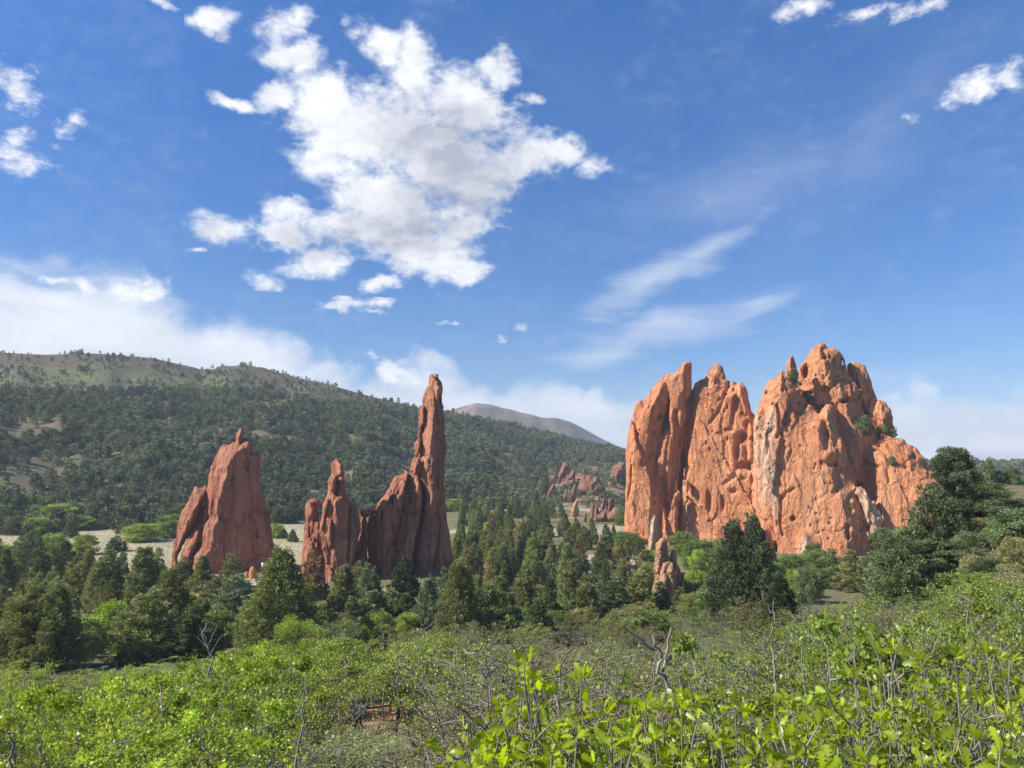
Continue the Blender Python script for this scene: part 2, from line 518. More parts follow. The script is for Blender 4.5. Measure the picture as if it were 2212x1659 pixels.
def col_zone(x, y):
    """base colour of the soil and short grass at a point (the thing's own colour, no light in it)"""
    r = np.hypot(x, y); az = np.arctan2(x, y)
    n1 = fbm(x / 22., y / 22., 0 * x, 4); n2 = fbm(x / 5., y / 5., 0 * x + 4, 3); n3 = fbm(x / 70., y / 70., 0 * x + 9, 4)
    def C(*c_): return np.array(c_)[None, :]
    scrub = C(.105, .095, .055)
    meadow = C(.40, .35, .225)
    redsoil = C(.40, .215, .14)
    wood = C(.16, .135, .085)
    grassy = C(.135, .122, .078)
    tan = C(.26, .215, .14)
    c_ = np.repeat(scrub, len(x), 0)
    def lay(c_, col, w): return c_ * (1 - w[:, None]) + col * w[:, None]
    c_ = lay(c_, redsoil * .8, sst(n1, .25, .6) * .6 * sst(r, 25, 50))
    c_ = lay(c_, redsoil, sst(az, R(26), R(30)) * sst(r, 50, 70) * sst(n2, -.25, .2) * (1 - sst(r, 150, 220)))
    c_ = lay(c_, C(.17, .16, .075), sst(r, 130, 150))
    _px = pix(np.stack([x, np.maximum(y, 1.0), np.full_like(x, -25.0)], -1))[:, 0]
    c_ = lay(c_, meadow, sst(r, 140, 160) * (1 - sst(_px, 640, 720)) * (y > 0) * .95)
    c_ = lay(c_, meadow, sst(r, 130, 150) * sst(n3 + n1, .15, .35) * .9 * (1 - sst(_px, 1340, 1380)))
    c_ = lay(c_, C(.15, .135, .07), sst(r, 45, 60) * (1 - sst(r, 140, 170)) * .95)
    t = (r - hill_r0(az)) / (hill_r1(az) - hill_r0(az))
    hillc = lay(np.repeat(wood, len(x), 0), redsoil * .62, .8 * sst(.6 * n1 + .9 * n2, .2, .7) * (1 - sst(t, .55, .8)))
    hillc = lay(hillc, grassy * .75, sst(n3, -.2, .3) * .6)
    hillc = lay(hillc, tan * .36, sst(t, .66, .85) * sst(n2 + n3, -.6, .4) * .6)
    hillc = lay(hillc, C(.12, .135, .06), sst(t, .62, .72) * (1 - sst(t, .74, .86)) * (1 - sst(az, R(-22), R(-14))) * sst(n1, -.3, .2) * .8)
    pxy = pix(np.stack([x, np.maximum(y, 1.0), H(x, y)], -1))
    hillc = lay(hillc, redsoil * .8, ((pxy[:, 0] > 1180) & (pxy[:, 0] < 1350) & (pxy[:, 1] > 1005)) * sst(n1 + n2, -.5, .2) * .8)
    c_ = lay(c_, hillc, sst(t, -.03, .06))
    farc = lay(np.repeat(C(.135, .125, .070), len(x), 0), C(.235, .150, .115), sst(n1 + n3, -.05, .35))
    farc = lay(farc, C(.07, .08, .05), sst(fbm(x / 45., y / 45., 0 * x + 3, 4), .05, .2) * .8)
    farc = lay(farc, C(.13, .125, .12), sst(az, R(4.0), R(6.0)))
    c_ = lay(c_, farc, sst(r, 1300, 1500))
    return c_ * (1 + .18 * n2 + .10 * n1)[:, None]

m_, q, out = new_mat('earth_and_grass')
t = q.n('ShaderNodeTexCoord').outputs['Object']
a_ = attr(q, 'soil', 'Vector')
nz = q.noise(t, 0.9, 7, 0.7, 0.3)
nf_ = q.noise(t, 7.0, 5, 0.7)
nb_ = q.noise(t, 0.08, 6, 0.65, 0.5)
k = q.m('ADD', q.m('MULTIPLY', nz, 0.9), q.m('ADD', q.m('MULTIPLY', nf_, 0.6), q.m('MULTIPLY', nb_, 0.7)))
c_ = q.vm('SCALE', a_, k)
bm = q.n('ShaderNodeBump'); bm.inputs['Strength'].default_value = 0.6; bm.inputs['Distance'].default_value = 0.5
q.put(bm.inputs['Height'], q.m('ADD', nz, q.m('MULTIPLY', nf_, 0.3)))
principled(q, out, c_, 0.97, 0.05, bm.outputs[0])
M['ground'] = m_
me = mesh_np('ground', GV, [gf], smooth=True, attrs={'soil': col_zone(GV[:, 0], GV[:, 1])}, mats=[M['ground']])
tag(link('ground', me), kind='structure')

# ------------------------------------------------------------------ rocks: a signed distance grid of leaning slabs, skinned by surface nets
def poly_sdf(px_, pz_, poly):
    """2-D signed distance (negative inside) for arrays"""
    poly = np.asarray(poly, dtype=np.float64)
    d = np.full(px_.shape, 1e18); inside = np.zeros(px_.shape, bool)
    n = len(poly)
    for i in range(n):
        ax, ay = poly[i]; bx, by = poly[(i + 1) % n]
        ex, ey = bx - ax, by - ay
        L = ex * ex + ey * ey + 1e-12
        wx, wy = px_ - ax, pz_ - ay
        tt = np.clip((wx * ex + wy * ey) / L, 0, 1)
        d = np.minimum(d, (wx - ex * tt) ** 2 + (wy - ey * tt) ** 2)
        c1_ = (ay <= pz_) & (by > pz_) & (ex * wy - ey * wx > 0)
        c2_ = (ay > pz_) & (by <= pz_) & (ex * wy - ey * wx < 0)
        inside ^= (c1_ | c2_)
    d = np.sqrt(d)
    return np.where(inside, -d, d)

def line_dist(px_, pz_, pts):
    d = np.full(px_.shape, 1e18)
    for (ax, ay), (bx, by) in zip(pts[:-1], pts[1:]):
        ex, ey = bx - ax, by - ay
        L = ex * ex + ey * ey + 1e-12
        tt = np.clip(((px_ - ax) * ex + (pz_ - ay) * ey) / L, 0, 1)
        d = np.minimum(d, (px_ - ax - ex * tt) ** 2 + (pz_ - ay - ey * tt) ** 2)
    return np.sqrt(d)

def surface_nets(f, org, h):
    nx, ny, nz_ = f.shape
    s = f < 0
    cnt = np.zeros((nx - 1, ny - 1, nz_ - 1), np.int8)
    for i in (0, 1):
        for j in (0, 1):
            for k_ in (0, 1):
                cnt += s[i:nx - 1 + i, j:ny - 1 + j, k_:nz_ - 1 + k_]
    act = (cnt > 0) & (cnt < 8)
    ci = np.argwhere(act)
    vid = np.full(act.shape, -1, np.int32)
    vid[act] = np.arange(len(ci))
    acc = np.zeros((len(ci), 3)); num = np.zeros(len(ci))
    X, Y_, Z = ci.T
    corners = [(i, j, k_) for i in (0, 1) for j in (0, 1) for k_ in (0, 1)]
    val = {c_: f[X + c_[0], Y_ + c_[1], Z + c_[2]] for c_ in corners}
    for a in corners:
        for ax in range(3):
            if a[ax] == 0:
                b = list(a); b[ax] = 1; b = tuple(b)
                fa, fb_ = val[a], val[b]
                m2 = (fa < 0) != (fb_ < 0)
                tt = np.where(m2, fa / np.where(m2, fa - fb_, 1), 0)
                p = np.array(a, float)[None, :].repeat(len(ci), 0)
                p[:, ax] += tt
                acc += p * m2[:, None]; num += m2
    V = (ci + acc / num[:, None]) * h + np.asarray(org)
    faces = []
    for ax in range(3):
        o1, o2 = [(1, 2), (2, 0), (0, 1)][ax]
        sl0 = [slice(1, -1)] * 3; sl0[ax] = slice(0, -1)
        sl1 = [slice(1, -1)] * 3; sl1[ax] = slice(1, None)
        a = s[tuple(sl0)]; b = s[tuple(sl1)]
        for flip, mk in ((False, a & ~b), (True, ~a & b)):
            p = np.argwhere(mk)
            off = np.ones(3, int); off[ax] = 0
            p = p + off
            def cell(d1, d2):
                c_ = p.copy(); c_[:, o1] += d1; c_[:, o2] += d2
                return vid[c_[:, 0], c_[:, 1], c_[:, 2]]
            qd = np.stack([cell(-1, -1), cell(0, -1), cell(0, 0), cell(-1, 0)], -1)
            if flip: qd = qd[:, ::-1]
            faces.append(qd)
    Fc = np.concatenate(faces)
    Fc = Fc[(Fc >= 0).all(1)]
    return V, Fc

def conv(x0, y0, s):
    """picture coordinates of an enlarged part -> the 2212 wide picture"""
    return lambda pts: [((x0 + s * p[0]), (y0 + s * p[1])) for p in pts]

def make_rock(name, P0, yaw, h, slabs, mat, parent=None, grooves=(), bulges=(), pits=(), pale=(), flute=1.0, wid=(-18, 12), seed=0, pad=3.0, dip=0.12, zmin=None, rough=1.0, jag=.7, cracks=1.0, bev=(.75, .66), flakes=((13, 32, .45, .085), (4, 11, .10, .035), (1.2, 3.2, .06, .08))):
    """P0 world point on the main plane; yaw turns the face: 0 looks at the camera (-Y), positive to the left.
    slabs: dict(poly=[picture points], w=offset towards the viewer, T=half thickness, R=edge rounding, lean=, turn=)"""
    rs = np.random.default_rng(seed + 100)
    U = np.array([math.cos(yaw), -math.sin(yaw), 0.0]); Wd = np.array([-math.sin(yaw), -math.cos(yaw), 0.0])
    P0 = np.asarray(P0, float)
    def local(p, w0=0.0, lean=0.0, turn=0.0):
        d = ray(*p)
        # point t*d with  (t d - P0).W = w0 + turn*u + lean*z
        du, dw, dz = d @ U, d @ Wd, d[2]
        pu, pw, pz_ = P0 @ U, P0 @ Wd, P0[2]
        tt = (w0 + pw - turn * pu - lean * pz_) / (dw - turn * du - lean * dz)
        Q = tt * d - P0
        return (Q @ U, Q[2])
    us, zs = [], []
    for s_ in slabs:
        s_['L'] = [local(p, s_.get('w', 0), s_.get('lean', 0), s_.get('turn', 0)) for p in s_['poly']]
        us += [p[0] for p in s_['L']]; zs += [p[1] for p in s_['L']]
    u0, u1 = min(us) - pad, max(us) + pad
    z0, z1 = min(zs) - pad, max(zs) + pad
    if zmin is not None: z0 = max(z0, zmin - P0[2])
    un = np.arange(u0, u1, h); zn = np.arange(z0, z1, h); wn = np.arange(wid[0], wid[1], h)
    UU, ZZ = np.meshgrid(un, zn, indexing='ij')
    f = np.full((len(un), len(wn), len(zn)), 50.0, np.float32)
    for s_ in slabs:
        sd_ = poly_sdf(UU, ZZ, s_['L'])
        # ragged outline
        sd_ = sd_ + fbm(UU / 3.0 + seed, ZZ / 5.0, 0 * UU + s_.get('w', 0), 3) * 0.45 * min(1.0, s_.get('R', 4) / 3) * rough
        sd_ = sd_ + (np.abs(vnoise(UU / 1.3 + seed, ZZ / 2.4, 0 * UU + s_.get('w', 0))) - .25) * jag
        T = s_.get('T', 5.0) + s_.get('Tz', 0.0) * np.clip(z1 - ZZ, 0, None)
        kb = np.minimum(1.25 * s_.get('R', 4.0), T * 0.88)          # width of the bevel at the edges
        wc = s_.get('w', 0) + s_.get('lean', 0) * ZZ + s_.get('turn', 0) * UU - T * s_.get('back', 0.6)
        a = sd_[:, None, :]
        b = np.abs(wn[None, :, None] - wc[:, None, :]) - np.broadcast_to(T, UU.shape)[:, None, :]
        ba, bb_ = s_.get('bev', bev)
        g = np.maximum(np.maximum(a, b), a * ba + (b + np.broadcast_to(kb, UU.shape)[:, None, :]) * bb_)
        k_ = s_.get('blend', 0.25)
        hh = np.clip(0.5 + 0.5 * (f - g) / k_, 0, 1)
        f = (f * (1 - hh) + g * hh - k_ * hh * (1 - hh)).astype(np.float32)
    carve = np.zeros_like(UU)
    wu = UU + dip * ZZ + 0.9 * fbm(UU / 2.2, ZZ / 3.5, 0 * UU + seed, 3); wz = ZZ + 1.6 * fbm(UU / 2.5 + 7, ZZ / 3.5, 0 * UU + seed, 3)
    for su, sz, off, tilt in flakes:
        su *= 1.0; area = (u1 - u0) * (z1 - z0)
        ns = int(min(900, max(6, area / (su * sz))))
        cu_ = rs.uniform(u0 + dip * z0, u1 + dip * z1, ns); cz_ = rs.uniform(z0, z1, ns)
        best = np.full(UU.shape, 1e18); o_ = np.zeros_like(UU); b1 = rs.normal(0, off, ns); tx = rs.normal(0, tilt, ns); tz = rs.normal(0, tilt * .5, ns)
        for i_ in range(ns):
            dd = ((wu - cu_[i_]) / su) ** 2 + ((wz - cz_[i_]) / sz) ** 2
            m1_ = dd < best
            best = np.where(m1_, dd, best)
            o_ = np.where(m1_, b1[i_] + tx[i_] * (wu - cu_[i_]) + tz[i_] * (wz - cz_[i_]), o_)
        carve += o_
    for g_ in grooves:
        pts = [local(p, g_.get('at', 0)) for p in g_['line']]
        d = line_dist(UU + fbm(UU / 2.5, ZZ / 4, 0 * UU + 5, 2) * g_.get('wob', 0.5), ZZ, pts)
        carve += g_.get('depth', 1.5) * np.exp(-(d / g_.get('width', 0.6)) ** 2)
    for g_ in bulges:
        pts = [local(p, g_.get('at', 0)) for p in g_['line']]
        d = line_dist(UU, ZZ, pts)
        carve -= g_.get('depth', 1.0) * np.exp(-(d / g_.get('width', 2.0)) ** 2)
    for p_ in pits:
        cu, cz = local(p_[:2], p_[5] if len(p_) > 5 else 0)
        ru, rz_ = p_[2], p_[3]
        carve += p_[4] * np.exp(-(((UU - cu) / ru) ** 2 + ((ZZ - cz) / rz_) ** 2) ** 1.5)
    inner = np.full(UU.shape, 50.0)
    for s_ in slabs:
        inner = np.minimum(inner, poly_sdf(UU, ZZ, s_['L']))
    front = (wn[None, :, None] > (np.argmax((f < 0)[:, ::-1, :], axis=1)[:, None, :] * -h + wn[-1] - 4.5))
    carve = np.clip(carve, -4, 6) * np.clip(-inner / 2.0, 0.0, 1)
    f += np.where(front, carve[:, None, :], 0).astype(np.float32) * 0.85
    band = np.abs(f) < 3.2
    ii = np.argwhere(band)
    pu = un[ii[:, 0]]; pw = wn[ii[:, 1]]; pz_ = zn[ii[:, 2]]
    so = seed * 3.7
    sh = pu + dip * pz_
    n = 0.40 * vnoise(sh / 4.2 + so, pw / 6., pz_ / 30.)
    n += 0.34 * np.abs(vnoise(sh / 2.3 + so, pw / 3., pz_ / 13.)) * flute
    n += 0.20 * np.abs(vnoise(sh / 1.0 + so, pw / 1.4, pz_ / 5.5)) * flute
    n += 0.12 * np.abs(vnoise(sh / 0.5 + so, pw / 0.6, pz_ / 2.0)) * flute
    st_ = fbm(pu / 3.2 + so, pw / 3.2, pz_ / 3.2, 3)
    n += 0.26 * np.floor(st_ * 4 + 0.5) / 4 + 0.12 * st_     # broken ledges
    n += 0.18 * np.abs(fbm(pu / 0.9, pw / 0.9, pz_ / 1.2 + so, 2))
    r_ = 1 - np.abs(vnoise(sh / 3.4 + so + 9, pw / 3.4, pz_ / 14. + 0.25 * vnoise(pu / 3., pw / 3., pz_ / 3.)))
    n += 0.7 * cracks * np.clip((r_ - 0.92) / 0.08, 0, 1)             # thin cracks
    f[band] += ((n - 0.42) * rough * 0.60).astype(np.float32)
    f[:, 0, :] = 5; f[:, -1, :] = 5; f[0] = 5; f[-1] = 5; f[:, :, -1] = 5; f[:, :, 0] = 5
    V, Fc = surface_nets(f, (un[0], wn[0], zn[0]), h)
    pl = np.zeros(len(V))
    for p_ in pale:
        poly = [local(p, p_.get('at', 0)) for p in p_['poly']]
        d = poly_sdf(V[:, 0], V[:, 2], poly)
        pl = np.maximum(pl, (1 - sst(d, -p_.get('soft', 1.0), p_.get('soft', 1.0))) * p_.get('amt', 1.0) * (V[:, 1] > p_.get('at', 0) - 8))
    Wv = P0[None, :] + V[:, :1] * U + V[:, 1:2] * Wd + V[:, 2:3] * np.array([0, 0, 1.0])
    base = Wv.mean(0).copy(); base[2] = Hs(base[0], base[1])
    Wv = Wv - base
    # wind the faces outwards
    a, b, c_ = Wv[Fc[:, 0]], Wv[Fc[:, 1]], Wv[Fc[:, 2]]
    if (np.cross(a, b) * c_).sum() < 0:
        Fc = Fc[:, ::-1]
    me = mesh_np(name, Wv, [Fc], smooth=True, attrs={'pale': pl}, mats=[mat])
    o = link(name, me, parent, base if parent is None else None)
    return o

# ------------------------------------------------------------------ the rocks
cA = conv(1316.7, 713.2, .3143)
cB = conv(1590.9, 713.2, .3143)
cC = conv(356.6, 905.2, .2314)
cD = conv(641.9, 784.5, .2977)
cE = conv(1152.1, 960.1, .2149)
rr_ = np.random.default_rng(3)

# --- the great orange cliff on the right
S1 = cA([(85, 1500), (90, 1190), (100, 1000), (95, 850), (110, 720), (130, 620), (150, 560), (170, 500), (195, 478), (212, 490), (240, 450), (300, 370), (370, 305), (385, 293), (412, 310), (405, 360), (410, 420), (400, 520),
         (385, 640), (380, 800), (385, 1000), (390, 1200), (380, 1320), (380, 1550)])
S1b = cA([(375, 300), (440, 290), (470, 262), (485, 265), (487, 240), (515, 215), (553, 212), (555, 250), (550, 340), (553, 380), (545, 440), (520, 470), (515, 520), (520, 600), (490, 700), (470, 850), (460, 1000),
          (455, 1500), (380, 1500), (370, 1000), (380, 640), (395, 480), (388, 360)])
R1 = cA([(390, 610), (440, 577), (447, 620), (440, 800), (420, 1000), (400, 1150), (370, 1300), (350, 1100), (330, 1000), (270, 1040), (275, 940), (300, 800), (330, 740), (360, 660), (385, 680)])
R1b = cA([(270, 900), (300, 830), (330, 740), (360, 665), (385, 690), (392, 760), (380, 900), (350, 1010), (290, 1060), (268, 1030)])
R2 = cA([(350, 1520), (355, 1260), (380, 1170), (415, 1010), (440, 1000), (445, 1100), (470, 1080), (490, 1120), (500, 1250), (495, 1320), (500, 1520)])
R3 = cA([(500, 1520), (498, 1320), (515, 1180), (495, 1060), (490, 1025), (540, 1018), (552, 1060), (555, 1200), (552, 1350), (555, 1520)])
S2 = cA([(520, 640), (535, 560), (545, 480), (553, 420), (575, 360), (610, 330), (645, 322), (668, 300), (672, 268), (700, 240), (740, 222), (765, 240), (775, 300), (785, 330), (800, 335), (815, 380), (830, 350), (850, 345), (865, 370), (895, 350),
         (920, 380), (935, 420), (950, 500), (965, 560), (985, 565), (1000, 600), (1060, 700), (1060, 1560), (440, 1560), (470, 1000), (490, 800)])
S2b = cA([(830, 690), (845, 600), (850, 480), (865, 400), (880, 365), (898, 350), (920, 380), (935, 420), (950, 500), (965, 560), (950, 620), (920, 620), (905, 560), (880, 480), (868, 560), (860, 680)])
S2c = cA([(700, 600), (730, 500), (760, 400), (775, 320), (795, 335), (800, 420), (770, 500), (745, 570), (715, 610)])
S3 = cB([(40, 1800), (50, 1500), (70, 1100), (85, 900), (105, 650), (148, 530), (160, 480), (180, 400), (215, 345), (240, 325), (270, 315), (285, 275), (310, 270), (335, 300), (380, 340), (420, 400), (450, 450), (480, 490), (520, 500),
         (560, 560), (600, 500), (640, 495), (660, 530), (680, 600), (690, 700), (720, 740), (745, 820), (760, 900), (780, 980), (800, 1050), (830, 1090), (840, 1150), (860, 1220), (890, 1300), (910, 1390), (880, 1480), (900, 1850)])
S3p = cB([(335, 360), (335, 240), (355, 190), (378, 163), (395, 190), (408, 270), (410, 380)])
S3r = cB([(590, 900), (600, 800), (580, 690), (560, 600), (600, 500), (640, 492), (662, 530), (682, 610), (690, 700), (700, 760), (740, 800), (760, 920), (735, 1000), (700, 1100), (690, 1180), (660, 1000)])
S3n = cB([(690, 760), (715, 745), (745, 800), (750, 900), (760, 1000), (740, 1040), (700, 960), (680, 860)])
SW = cB([(95, 800), (115, 640), (133, 560), (155, 533), (178, 540), (190, 580), (205, 590), (213, 530), (240, 490), (265, 510), (295, 565), (303, 640), (296, 740), (290, 850), (300, 1000), (305, 1150), (310, 1290), (260, 1330), (180, 1100), (120, 1000)])
S4 = cB([(400, 420), (415, 330), (420, 250), (440, 220), (480, 180), (500, 130), (530, 100), (565, 75), (600, 80), (620, 105), (670, 115), (715, 145), (735, 190), (745, 240), (765, 300), (790, 330), (840, 370), (870, 430), (885, 500),
         (905, 560), (940, 610), (965, 680), (975, 780), (960, 1100), (700, 1200), (560, 900), (430, 700)])
S5 = cB([(755, 250), (770, 215), (800, 208), (830, 225), (860, 225), (885, 240), (900, 280), (920, 320), (930, 370), (950, 430), (970, 478), (1000, 478), (1030, 500), (1060, 550), (1078, 620), (1082, 720), (1080, 900), (850, 900), (820, 600), (770, 400)])
S5b = cB([(925, 600), (945, 520), (975, 476), (1005, 482), (1032, 505), (1062, 555), (1080, 620), (1084, 720), (1060, 800), (960, 780)])
S6 = cB([(845, 1060), (842, 900), (860, 800), (885, 755), (930, 768), (980, 740), (1000, 715), (1080, 735), (1155, 750), (1165, 780), (1240, 800), (1265, 850), (1300, 885), (1305, 915), (1340, 920), (1370, 960), (1480, 1050), (1600, 1100),
         (1640, 1160), (1640, 1850), (780, 1850), (850, 1200)])
S6b = cB([(985, 760), (1000, 715), (1080, 735), (1155, 750), (1165, 780), (1240, 800), (1265, 850), (1300, 885), (1305, 925), (1240, 930), (1160, 930), (1080, 880), (1040, 860)])
BO = cB([(820, 1085), (850, 1080), (900, 1130), (945, 1180), (960, 1230), (1000, 1280), (1012, 1310), (980, 1350), (970, 1420), (925, 1420), (895, 1300), (860, 1210)])
BO2 = cB([(760, 1180), (785, 1135), (820, 1160), (850, 1215), (870, 1290), (760, 1300)])
BACK = cA([(300, 1700), (330, 620), (390, 470), (470, 420), (545, 460), (600, 420), (760, 420), (960, 640), (1100, 620), (1300, 700), (1300, 1700)])
pits = []
def scatter_pits(c, x0, x1, y0, y1, n, rw, rh, dep, atw=0):
    for _ in range(n):
        p = c([(rr_.uniform(x0, x1), rr_.uniform(y0, y1))])[0]
        pits.append((p[0], p[1], rr_.uniform(*rw), rr_.uniform(*rh), rr_.uniform(*dep), atw))
scatter_pits(cB, 440, 860, 120, 520, 30, (.25, .4), (.35, .8), (.7, 1.3), -7)
scatter_pits(cB, 150, 480, 340, 800, 14, (.25, .38), (.3, .6), (.6, 1.1), 3)
scatter_pits(cB, 330, 720, 800, 1450, 18, (.25, .36), (.3, .5), (.6, 1.0), 3)
scatter_pits(cA, 110, 370, 700, 1200, 14, (.25, .36), (.4, .9), (.6, 1.0), 0)
scatter_pits(cA, 640, 940, 330, 900, 14, (.25, .4), (.4, 1.0), (.6, 1.0), -4)
for p, rw, rh, d, aw in [((465, 270), 1.1, 2.3, 4, -7), ((195, 425), .6, .9, 3, 3), ((397, 1290), .6, .7, 3, 3), ((605, 183), .5, .7, 3, -7), ((720, 185), .9, 3.0, 3, -7), ((735, 490), .9, .6, 3, -7)]:
    q_ = cB([p])[0]; pits.append((q_[0], q_[1], rw, rh, d, aw))
for p, rw, rh, d, aw in [((910, 740), 1.5, 1.6, 4, -4), ((935, 940), 2.6, 1.6, 3.2, -4), ((880, 830), .8, 3, 2.5, -4), ((690, 1180), .8, 3.2, 1.8, -4), ((785, 1190), .6, 2.4, 1.8, -4), ((860, 1105), 1.2, .9, 1.6, -4)]:
    q_ = cA([p])[0]; pits.append((q_[0], q_[1], rw, rh, d, aw))
gro = [
    dict(line=cA([(160, 930), (150, 1030), (148, 1110), (130, 1180)]), width=0.40, depth=1.65),
    dict(line=cA([(300, 700), (285, 770), (270, 870), (250, 930)]), width=0.58, depth=1.20),
    dict(line=cA([(290, 490), (255, 570), (225, 670), (195, 720)]), width=0.43, depth=0.75),
    dict(line=cA([(405, 430), (390, 560), (350, 660), (320, 740)]), width=0.58, depth=1.12),
    dict(line=cA([(460, 560), (470, 700), (462, 900), (455, 1100)]), width=0.72, depth=1.95, at=-2),
    dict(line=cA([(800, 390), (790, 470), (750, 560), (700, 640)]), width=0.43, depth=1.12, at=-4),
    dict(line=cA([(870, 460), (858, 600), (845, 690), (810, 690)]), width=0.65, depth=1.35, at=-4),
    dict(line=cA([(945, 640), (950, 760), (940, 880), (955, 970)]), width=0.72, depth=1.12, at=-4),
    dict(line=cA([(880, 930), (860, 1010), (800, 1060)]), width=0.58, depth=0.75, at=-4),
    dict(line=cB([(282, 520), (303, 590), (300, 700), (290, 740)]), width=0.40, depth=1.80, at=3),
    dict(line=cB([(310, 1140), (318, 1220), (312, 1310), (328, 1400)]), width=0.38, depth=1.42, at=3),
    dict(line=cB([(245, 690), (225, 720), (240, 800)]), width=0.43, depth=1.20, at=3),
    dict(line=cB([(400, 1085), (350, 1120), (320, 1160)]), width=0.38, depth=1.05, at=3),
    dict(line=cB([(440, 470), (470, 520), (440, 570)]), width=0.43, depth=1.05, at=3),
    dict(line=cB([(770, 1330), (770, 1420)]), width=0.38, depth=1.65, at=3),
    dict(line=cB([(850, 1370), (890, 1350), (905, 1370)]), width=0.58, depth=1.50, at=3),
    dict(line=cB([(600, 920), (680, 930), (700, 1020), (690, 1120)]), width=0.86, depth=1.27, at=3),
    dict(line=cB([(600, 640), (610, 720), (620, 820)]), width=0.94, depth=1.50, at=3),
    dict(line=cB([(440, 340), (520, 380), (590, 400), (640, 470)]), width=0.72, depth=1.20, at=-7),
    dict(line=cB([(640, 400), (720, 330), (770, 330)]), width=0.50, depth=0.98, at=-7),
    dict(line=cB([(760, 470), (840, 480), (880, 560)]), width=0.58, depth=1.05, at=-7),
    dict(line=cB([(980, 800), (1080, 920), (1150, 950)]), width=0.65, depth=1.35, at=-6),
    dict(line=cB([(1215, 810), (1225, 880)]), width=0.43, depth=1.20, at=-6),
    dict(line=cB([(880, 900), (980, 940)]), width=0.38, depth=0.83, at=-6),
    dict(line=cB([(890, 925), (960, 935)]), width=0.38, depth=0.75, at=-6),
    dict(line=cB([(1040, 860), (1050, 1050)]), width=0.43, depth=0.75, at=-6),
    dict(line=cB([(450, 1590), (500, 1580), (520, 1690)]), width=0.58, depth=1.05, at=3),
    dict(line=cB([(275, 1480), (275, 1600)]), width=0.86, depth=3.00, at=3),
]
bul = [dict(line=cA([(120, 1250), (160, 1100)]), width=2.5, depth=1.0), dict(line=cA([(230, 900), (240, 700), (270, 560)]), width=2.6, depth=1.0),
       dict(line=cA([(870, 960), (900, 970), (940, 965)]), width=1.5, depth=1.2, at=-4), dict(line=cB([(560, 620), (600, 700), (640, 840)]), width=2.0, depth=1.0, at=3),
       dict(line=cB([(480, 1400), (490, 1540)]), width=1.4, depth=1.6, at=3), dict(line=cB([(205, 1370), (210, 1500)]), width=1.2, depth=1.4, at=3)]
P0 = at(1700, 1000, 225)
YAW = R(25)
cliff = make_rock('sandstone_cliff', P0, YAW, 0.29, [
    dict(poly=BACK, w=-8, T=4, R=2), dict(poly=S4, w=-9, T=8, R=5, lean=-.05), dict(poly=S5, w=-15, T=6, R=4, lean=-.05), dict(poly=S5b, w=-13, T=5, R=4), dict(poly=S6, w=-7, T=9, R=5, lean=-.22), dict(poly=S6b, w=-7.5, T=4, R=3, lean=-.2),
    dict(poly=S2, w=-4, T=6, R=3.2, lean=-.03, turn=.02), dict(poly=S2b, w=-2.6, T=2.2, R=1.8), dict(poly=S2c, w=-2.9, T=2.0, R=1.6),
    dict(poly=S1b, w=-1.6, T=3.4, R=1.6), dict(poly=S1, w=0.6, T=6, R=4, lean=-.04), dict(poly=R1b, w=2.6, T=2.6, R=2.4), dict(poly=R1, w=1.6, T=2.6, R=2.2), dict(poly=R2, w=1.6, T=2.2, R=1.5), dict(poly=R3, w=0.6, T=3, R=1.5),
    dict(poly=S3, w=2.5, T=8, R=4.5, lean=-.07), dict(poly=S3p, w=-1, T=2, R=1.5), dict(poly=S3r, w=2.6, T=4, R=3.0), dict(poly=S3n, w=2.5, T=2.6, R=2), dict(poly=SW, w=3.8, T=2.0, R=1.2, lean=-.05),
    dict(poly=BO, w=4.0, T=3, R=2.2), dict(poly=BO2, w=4.0, T=3, R=2.0)],
    M['rock'], grooves=gro, bulges=bul, pits=pits,
    pale=[dict(poly=SW, at=1, soft=1.6, amt=.62), dict(poly=BO, at=0, soft=.9, amt=1.0), dict(poly=cB([(425, 1700), (440, 1480), (470, 1400), (510, 1395), (525, 1440), (520, 1560), (525, 1700)]), soft=.8, amt=1.0), dict(poly=cA([(488, 1060), (497, 1060), (512, 1250), (505, 1330), (495, 1200)]), soft=.5, amt=1.0),
          dict(poly=cB([(95, 1000), (300, 1000), (330, 1300), (250, 1350), (90, 1200)]), soft=4, amt=.45), dict(poly=cB([(190, 1360), (225, 1370), (240, 1520), (190, 1500)]), soft=1, amt=.7),
          dict(poly=cA([(400, 1180), (500, 1180), (560, 1450), (400, 1450)]), soft=3, amt=.25)],
    wid=(-30, 14), seed=1, zmin=-30, rough=.46, flute=1.5, cracks=1.8, jag=.5)
tag(cliff, 'huge sunlit orange sandstone cliff with jagged twin peaks', 'cliff')

# --- the maroon slab with a small knob on top, left
L1 = cC([(200, 1750), (270, 1280), (350, 1180), (360, 1080), (380, 1000), (420, 930), (410, 880), (420, 760), (435, 690), (460, 640), (480, 560), (500, 500), (515, 430), (540, 360), (570, 300), (610, 250), (660, 212), (700, 215), (720, 180), (755, 170),
         (800, 172), (840, 200), (845, 300), (865, 312), (875, 298), (900, 340), (905, 420), (905, 560), (915, 650), (900, 720), (945, 735), (950, 800), (990, 880), (995, 1000), (1010, 1110), (1040, 1170), (1055, 1220), (1030, 1320), (1000, 1750)])
L1p = cC([(660, 260), (665, 215), (668, 150), (690, 105), (712, 82), (727, 95), (722, 150), (712, 205), (712, 260)])
L2 = cC([(400, 640), (415, 530), (450, 420), (490, 330), (530, 255), (565, 235), (605, 245), (600, 330), (560, 430), (520, 540), (480, 640), (440, 700), (420, 800), (400, 1000), (350, 1200), (320, 1150), (380, 900), (385, 740)])
